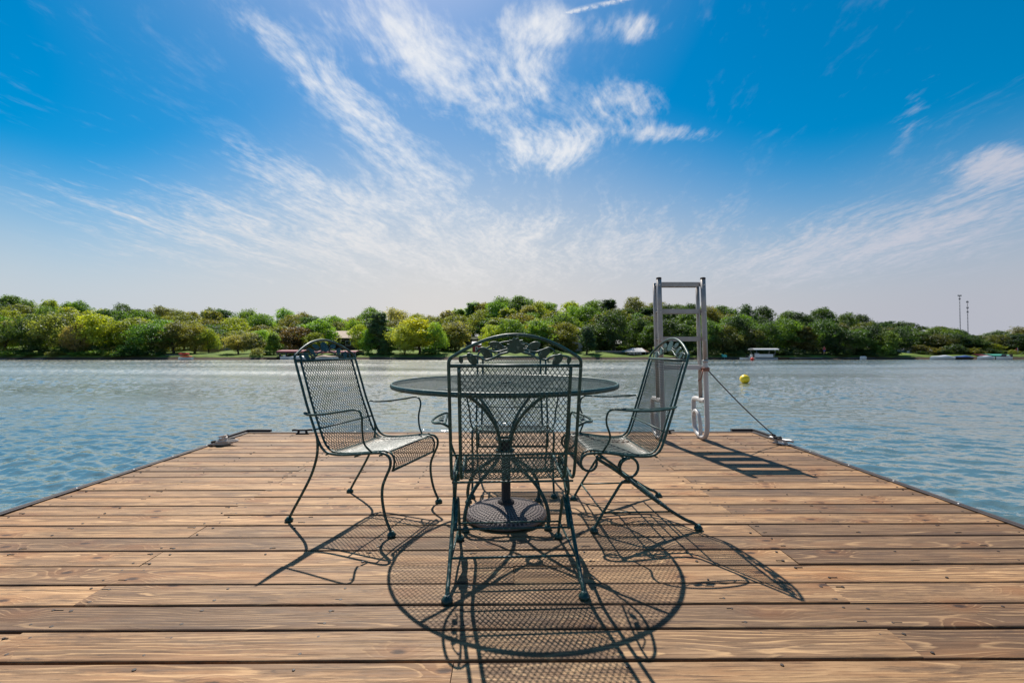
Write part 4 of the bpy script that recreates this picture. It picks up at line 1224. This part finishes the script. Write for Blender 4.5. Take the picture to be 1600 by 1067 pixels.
def boathouse(px0, px1, Y, yroof, yedge, label, roofm, flat=True, depth=5, posts=3, name='boat_canopy', gablem=None):
    x0, x1 = X_at(px0, Y), X_at(px1, Y); L = x1 - x0; zt = Z_at(yroof, Y) - WZ; ze = Z_at(yedge, Y) - WZ
    o = empty(name, ((x0 + x1) / 2, Y, WZ)); tag(o, label, 'boat canopy')
    r = MB()
    if flat:
        n = 8; vs = []
        for i in range(n + 1):
            t = i / n; y = depth * t; z = ze + (zt - ze) * sin(pi * t)
            vs += [(-L / 2, y, z), (L / 2, y, z)]
        fs = [(2 * i, 2 * i + 1, 2 * i + 3, 2 * i + 2) for i in range(n)]
        k = len(vs); vs += [(x, y, z - .10) for x, y, z in vs]
        fs += [(k + 2 * i + 2, k + 2 * i + 3, k + 2 * i + 1, k + 2 * i) for i in range(n)]
        fs += [(0, 2 * i, 2 * i + 2) for i in range(1, n)]
        fs += [(2 * i + 1, 2 * i, k + 2 * i, k + 2 * i + 1) for i in (0, n)]
        for s in (0, 1): fs += [(2 * i + s, 2 * i + 2 + s, k + 2 * i + 2 + s, k + 2 * i + s) for i in range(n)]
        r.add(vs, fs, False)
        r.box((0, 0.02, ze - .16), (L, .05, .26))
    ro = r.build('roof', roofm, o)
    for i in range(posts):
        for y in (.15, depth - .15):
            MB().box((-L / 2 + .1 + (L - .2) * i / (posts - 1), y, ze / 2 - .35), (.09, .09, ze + .5)).build('post', MASTG, o)
    return o
boathouse(432, 474, 89.0, 546.5, 548.5, 'maroon boat canopy with thin posts left of the left chair', MAROON, posts=4)
boathouse(486, 556, 89.4, 547.5, 549.5, 'second maroon boat canopy behind the left chair arch', MAROON, posts=5)
boathouse(1552, 1582, 87.5, 553.2, 555.4, 'green canvas boat canopy at the right end of the shore', GREENCAN, posts=3)
boathouse(1534, 1546, 88.4, 553.6, 554.6, 'small dull red boat canopy left of the green one', MAROON, posts=2)

def open_boathouse():
    Y = 93.0; x0, x1 = X_at(977, Y), X_at(1017, Y); zr = Z_at(543.5, Y); ze = Z_at(549.5, Y); xm = X_at(1007, Y - 2)
    zb = ground_z((x0 + x1) / 2, Y) - .1
    o = empty('open_boathouse', ((x0 + x1) / 2, Y, zb)); tag(o, 'open sided boathouse with pale hipped roof on thin posts', 'boathouse')
    cx = (x0 + x1) / 2; hw = (x1 - x0) / 2; D = 4.6
    e = ze - zb; r = zr - zb
    A = [(-hw, -1.6, e), (hw * .45, -1.6, e), (hw, .8, e - .05), (hw, D, e), (-hw, D, e), (-hw * .25, 1.6, r), (hw * .42, 1.2, r)]
    m = MB(); m.add(A, [(0, 1, 6, 5), (5, 6, 3, 4), (0, 5, 4)], False); 
    vs = [(x, y, z - .1) for x, y, z in A]; m.add(vs, [(5, 6, 1, 0), (4, 3, 6, 5), (4, 5, 0)], False)
    m.add([A[0], A[1], vs[1], vs[0]], [(3, 2, 1, 0)], False)
    m.build('roof', GREYROOF, o)
    m = MB(); m.add([A[1], A[2], A[3], A[6]], [(0, 1, 3), (1, 2, 3)], False); m.add([A[1], A[2], vs[2], vs[1]], [(3, 2, 1, 0)], False)
    m.build('hip', BROWN, o)
    for (x, y) in ((-hw + .15, -1.45), (-hw * .45, -1.45), (hw * .1, -1.45), (hw * .42, -1.45), (hw * .75, -.3), (hw - .1, .8), (hw - .1, D - .2), (-hw + .15, D - .2)):
        MB().box((x, y, e / 2 - .2), (.11, .11, e + .3)).build('post', MASTG, o)
    f = MB()
    for i in range(9): f.box((-hw + .3 + i * .28, -1.9, .42), (.05, .05, .8))
    f.box((-hw + 1.4, -1.9, .86), (2.6, .06, .06)); f.build('railing', WHITE, o)
open_boathouse()

def hull(L, B, H, m=10):
    vs = []; fs = []
    for i in range(m + 1):
        t = i / m; x = -L / 2 + L * t
        w = B / 2 * (1 - max(0, (t - .45) / .55) ** 2.2) * (.92 + .08 * min(1, t * 5)); w = max(w, .02)
        z = H * (1 + .25 * max(0, t - .5) ** 1.5 * 2)
        vs += [(x, -w, z), (x, -w * .78, z * .25), (x, 0, -.12), (x, w * .78, z * .25), (x, w, z)]
    for i in range(m):
        for k in range(4): fs.append((i * 5 + k, (i + 1) * 5 + k, (i + 1) * 5 + k + 1, i * 5 + k + 1))
        fs.append((i * 5 + 4, (i + 1) * 5 + 4, (i + 1) * 5, i * 5))
    fs.append((0, 1, 2, 3, 4))
    return vs, fs
def boat(px, Y, L, label, kind='covered', rz=0, hm=WHITE, cm=WHITE, H=.42, name='motor_boat'):
    o = empty(name, (X_at(px, Y), Y, WZ + .04), R(rz)); tag(o, label, 'boat')
    vs, fs = hull(L, L * .33, H)
    MB().add(vs, fs, False).build('hull', hm, o)
    if kind == 'covered':
        n, k = 10, 6; V = []; 
        for i in range(n + 1):
            t = i / n; x = -L * .48 + L * .94 * t
            w = L * .165 * (1 - max(0, (t - .45) / .55) ** 2.2) ; hgt = .06 + .10 * L * sin(pi * min(1, t * .93 + .02)) ** .8 * (.75 + .25 * sin(7 * t))
            for j in range(k + 1):
                a = pi * j / k; V.append((x, -w * cos(a), H + .02 + hgt * sin(a)))
        Fa = [(i * (k + 1) + j, (i + 1) * (k + 1) + j, (i + 1) * (k + 1) + j + 1, i * (k + 1) + j + 1) for i in range(n) for j in range(k)]
        Fa += [tuple(range(k, -1, -1)), tuple(n * (k + 1) + j for j in range(k + 1))]
        MB().add(V, Fa, True).build('cover', cm, o)
    elif kind == 'open':
        c = MB(); c.add([(L * .02, -.5, H), (L * .02, .5, H), (L * .02 - .3, .45, H + .5), (L * .02 - .3, -.45, H + .5)], [(0, 1, 2, 3), (3, 2, 1, 0)], False)
        c.build('windscreen', PANE, o)
        MB().box((-L * .2, 0, H + .12), (.5, 1.0, .35)).build('seat', simple('boat_seat', (.5, .5, .5), .6), o)
        g = MB(); g.box((-L * .5 - .12, 0, .75), (.28, .35, .6)); g.box((-L * .5 - .12, 0, .2), (.14, .14, .7)); g.build('motor', BLACK, o)
    return o
# pontoon boat with the white canopy
def pontoon():
    Y = 87.0; x = X_at(1192, Y); o = empty('pontoon_boat', (x, Y, WZ)); tag(o, 'pontoon boat under a flat white canopy moored by the woods', 'boat')
    L = 4.3
    for y in (-.8, .8):
        MB().tube([(-L / 2, y, .1), (L / 2 - .3, y, .1), (L / 2 + .1, y, .2)], .28, 12).build('pontoon', ALU, o)
    MB().box((0, 0, .42), (L, 2.2, .07)).build('deck', GREY, o)
    f = MB()
    for (cx, cy, sx, sy) in ((-.3, -1.05, 3.3, .05), (-.3, 1.05, 3.3, .05), (-1.95, 0, .05, 2.0), (1.37, 0, .05, 2.0)):
        f.box((cx, cy, .80), (sx, sy, .55))
    f.build('fence_panels', WHITE, o)
    c = MB(); V = []; n = 6
    x0, x1 = -2.3, 2.45
    for i in range(n + 1):
        a = pi * i / n
        for xx in (x0, x1): V.append((xx, -1.15 * cos(a), 1.98 + .22 * sin(a)))
    k = len(V); V += [(p[0], p[1] * .98, p[2] - .12) for p in V]
    Fa = [(2 * i, 2 * i + 1, 2 * i + 3, 2 * i + 2) for i in range(n)] + [(k + 2 * i + 2, k + 2 * i + 3, k + 2 * i + 1, k + 2 * i) for i in range(n)]
    Fa += [(0, k, k + 1, 1), (2 * n + 1, k + 2 * n + 1, k + 2 * n, 2 * n)]
    Fa += [(2 * i, 2 * i + 2, k + 2 * i + 2, k + 2 * i) for i in range(n)] + [(2 * i + 1, k + 2 * i + 1, k + 2 * i + 3, 2 * i + 3) for i in range(n)]
    c.add(V, Fa, False); c.build('canopy', WHITE, o)
    for xx in (-1.9, 1.9):
        for y in (-1.0, 1.0): MB().tube([(xx * .8, y, .46), (xx, y, 1.98)], .03, 6).build('canopy_pole', ALU, o)
    MB().box((-1.3, -.2, .85), (.6, .6, .8)).build('console', WHITE, o)
pontoon()
boat(1166, 86.6, 2.6, 'small low white boat left of the pontoon boat', 'open', 180, H=.35, name='small_boat')
boat(1470, 87.0, 4.4, 'white covered boat standing left among the right shore boats', rz=180)
boat(1538, 87.0, 3.3, 'white covered boat left of the green canopy', rz=185)
boat(1567, 86.6, 2.8, 'white motor boat moored under the green canopy', 'open', 180, H=.5)
boat(1502, 88, 3.6, 'boat under a dark blue tarp between two white covered boats', rz=175, hm=BLACK, cm=BLUE)
boat(450, 88.5, 2.6, 'white motor boat parked under the maroon canopy', 'open', 10, H=.55)
boat(466, 87.8, 3.2, 'white covered boat at the right end of the maroon canopy', rz=180)
boat(512, 88.2, 4.2, 'tan covered boat seen behind the left chair arch', rz=0, cm=simple('tan_cover', (.42, .30, .2), .7))
boat(1348, 87.6, 1.1, 'white jet ski parked between two low docks', rz=170, H=.5, name='jet_ski')

def canoes():
    o = boat(290, 87.6, 2.7, 'white flat rowing boat carrying bright kayaks at the far shore', 'bare', 180, H=.42, name='rowing_boat')
    for px, z, m, lab, L, w in ((291, .44, ORANGE, 'orange kayak lying on the white rowing boat', 2.5, .36), (288, .92, RED, 'red kayak stacked on top of the orange kayak', 2.2, .3)):
        k = empty('kayak', (X_at(px, 87.6), 87.6, WZ + z)); tag(k, lab, 'kayak', 'kayaks on the far shore')
        V = []; n, q = 12, 10
        for i in range(n + 1):
            t = i / n; s = max(.03, sin(pi * t) ** .6)
            for j in range(q):
                a = 2 * pi * j / q; V.append((-L / 2 + L * t, w * s * cos(a), .2 + .2 * s * sin(a) + .06 * abs(2 * t - 1) ** 2))
        Fa = [(i * q + j, (i + 1) * q + j, (i + 1) * q + (j + 1) % q, i * q + (j + 1) % q) for i in range(n) for j in range(q)]
        MB().add(V, Fa, True).build('shell', m, k)
        MB().add([(.45 * cos(2 * pi * j / 14), .18 * sin(2 * pi * j / 14), .43) for j in range(14)] + [(.45 * cos(2 * pi * j / 14), .18 * sin(2 * pi * j / 14), .37) for j in range(14)],
                 [tuple(range(14))] + [(j, 14 + j, 14 + (j + 1) % 14, (j + 1) % 14) for j in range(14)], False).build('cockpit', BLACK, k)
canoes()

def buoy(px, py_bottom, Y, d, m, label):
    o = empty('buoy', (X_at(px, Y), Y, WZ)); tag(o, label, 'buoy', 'round mooring buoys')
    r = d / 2; prof = []
    for i in range(17):
        a = -pi / 2 + pi * i / 16; prof.append((max(0.0, r * cos(a) * (1.0)), r * .80 + r * .94 * sin(a)))
    MB().lathe(prof, n=32).build('float_ball', m, o)
    t = MB(); t.lathe([(r * .16, r * 1.70), (r * .16, r * 1.79), (r * .1, r * 1.82), (0, r * 1.82)], n=14); t.build('neck', m, o)
    g = MB(); g.tube([(r * .10 * cos(2 * pi * k / 12), 0, r * 1.86 + r * .10 * sin(2 * pi * k / 12)) for k in range(12)], r * .022, 6, closed=True); g.build('ring', ALU, o)
buoy(1163, 599, 21.4, .45, YELLOW, 'yellow ball buoy floating on the lake right of the ladder')
buoy(1175, 563, 80.0, .62, RED, 'small red ball buoy in front of the pontoon boat')

def mast(px, ytop, Y, label, arms):
    x = X_at(px, Y); z0 = ground_z(x, Y); zt = Z_at(ytop, Y); H = zt - z0
    o = empty('radio_mast', (x, Y, z0)); tag(o, label, 'radio mast', 'radio masts on the skyline')
    w = .17; t = MB()
    for k in range(3):
        a = 2 * pi * k / 3; t.tube([(w * cos(a), w * sin(a), 0), (w * cos(a), w * sin(a), H)], .045, 6)
    n = int(H / 1.6)
    for i in range(n):
        for k in range(3):
            a = 2 * pi * k / 3; b = 2 * pi * ((k + 1) % 3) / 3
            t.tube([(w * cos(a), w * sin(a), H * i / n), (w * cos(b), w * sin(b), H * (i + 1) / n)], .035, 4)
    t.build('lattice', MASTG, o)
    for (f, s) in arms:
        q = MB(); q.box((0, 0, H * f), (s, .25, .35)); 
        for sx in (-1, 1): q.box((sx * s * .45, 0, H * f), (.2, .25, .8))
        q.build('antenna', MASTG, o)
mast(1501, 460, 230, 'taller lattice radio mast, the left of two on the skyline', [(.985, 1.7), (.93, .6)])
mast(1513, 469, 230, 'shorter lattice radio mast, the right of two on the skyline', [(.97, .9), (.86, .8), (.78, .6)])

def flagpole(px, ytop, Y, label, fm):
    x = X_at(px, Y); z0 = ground_z(x, Y); H = Z_at(ytop, Y) - z0
    o = empty('flagpole', (x, Y, z0)); tag(o, label, 'flagpole')
    MB().tube([(0, 0, 0), (0, 0, H)], [.06, .035], 8).build('pole', WHITE, o)
    V = []; n = 6
    for i in range(n + 1):
        for z in (H - .05, H - 1.3): V.append((-.04 - .14 * i, .06 * sin(i * 1.3), z - .09 * i))
    k = len(V); V += [(p[0], p[1] + .02, p[2]) for p in V]
    Fa = [(2 * i, 2 * i + 1, 2 * i + 3, 2 * i + 2) for i in range(n)] + [(k + 2 * i + 2, k + 2 * i + 3, k + 2 * i + 1, k + 2 * i) for i in range(n)]
    MB().add(V, Fa, True).build('flag', fm, o)
flagpole(1423.5, 544.5, 95, 'white flagpole with a drooping pale flag right of the white shed', WHITE)
flagpole(1590, 543, 95, 'pole with a limp red flag at the right end of the shore', CLOTHR)

def person(px, Y, label, shirt):
    x = X_at(px, Y); z = ground_z(x, Y)
    o = empty('person', (x, Y, z)); tag(o, label, 'person')
    me = bpy.data.meshes.new('body')
    J = {'pel': (0, 0, .95), 'chest': (0, 0, 1.3), 'neck': (0, 0, 1.5), 'head': (0, -.02, 1.66), 'top': (0, 0, 1.76)}
    V = [J[k] for k in ('pel', 'chest', 'neck', 'head', 'top')]; E = [(0, 1), (1, 2), (2, 3), (3, 4)]; RR = [.15, .16, .06, .10, .07]
    for s in (-1, 1):
        b = len(V); V += [(s * .1, 0, .88), (s * .11, -.03, .48), (s * .12, .02, .08), (s * .12, -.12, .04)]; RR += [.10, .065, .045, .04]; E += [(0, b), (b, b + 1), (b + 1, b + 2), (b + 2, b + 3)]
        b = len(V); V += [(s * .2, 0, 1.4), (s * .27, .02, 1.1), (s * .25, -.12, .88)]; RR += [.06, .045, .035]; E += [(1, b), (b, b + 1), (b + 1, b + 2)]
    me.from_pydata(V, E, [])
    ob = bpy.data.objects.new('body', me); COL.objects.link(ob); ob.parent = o; me.materials.append(SKIN)
    sk = ob.modifiers.new('skin', 'SKIN')
    for i, r in enumerate(RR): me.skin_vertices[0].data[i].radius = (r, r)
    me.skin_vertices[0].data[0].use_root = True
    ob.modifiers.new('sub', 'SUBSURF').levels = 1
    s = MB(); s.lathe([(.17, .93), (.185, 1.1), (.20, 1.3), (.19, 1.42), (.08, 1.5)], n=14); s.build('shirt', shirt, o)
    s = MB(); s.lathe([(.19, .62), (.185, .8), (.175, .94)], n=14); s.build('shorts', BLUE, o)
    s = MB(); s.lathe([(.105, 1.64), (.115, 1.70), (.09, 1.78), (0, 1.80)], n=12); s.build('hair', BLACK, o)
person(1287.5, 91.2, 'person in a red top standing at the shore beside the blue grey dock', CLOTHR)

def slide():
    x = X_at(1132, 88); o = empty('slide_box', (x, 88, WZ)); tag(o, 'small turquoise mailbox shaped box on a post at the waterline', 'box')
    MB().tube([(0, 0, -.4), (0, 0, .6)], .06, 8).build('post', MASTG, o)
    m = MB(); V = []
    for y in (-.3, .3):
        V += [(-.35, y, .5), (.3, y, .5), (.3, y, .8), (.1, y, .98), (-.3, y, .98), (-.55, y, 1.1)]
    m.add(V, [(5, 4, 3, 2, 1, 0), (6, 7, 8, 9, 10, 11)] + [(i, (i + 1) % 6, 6 + (i + 1) % 6, 6 + i) for i in range(6)], False)
    m.build('body', TEAL, o)
slide()
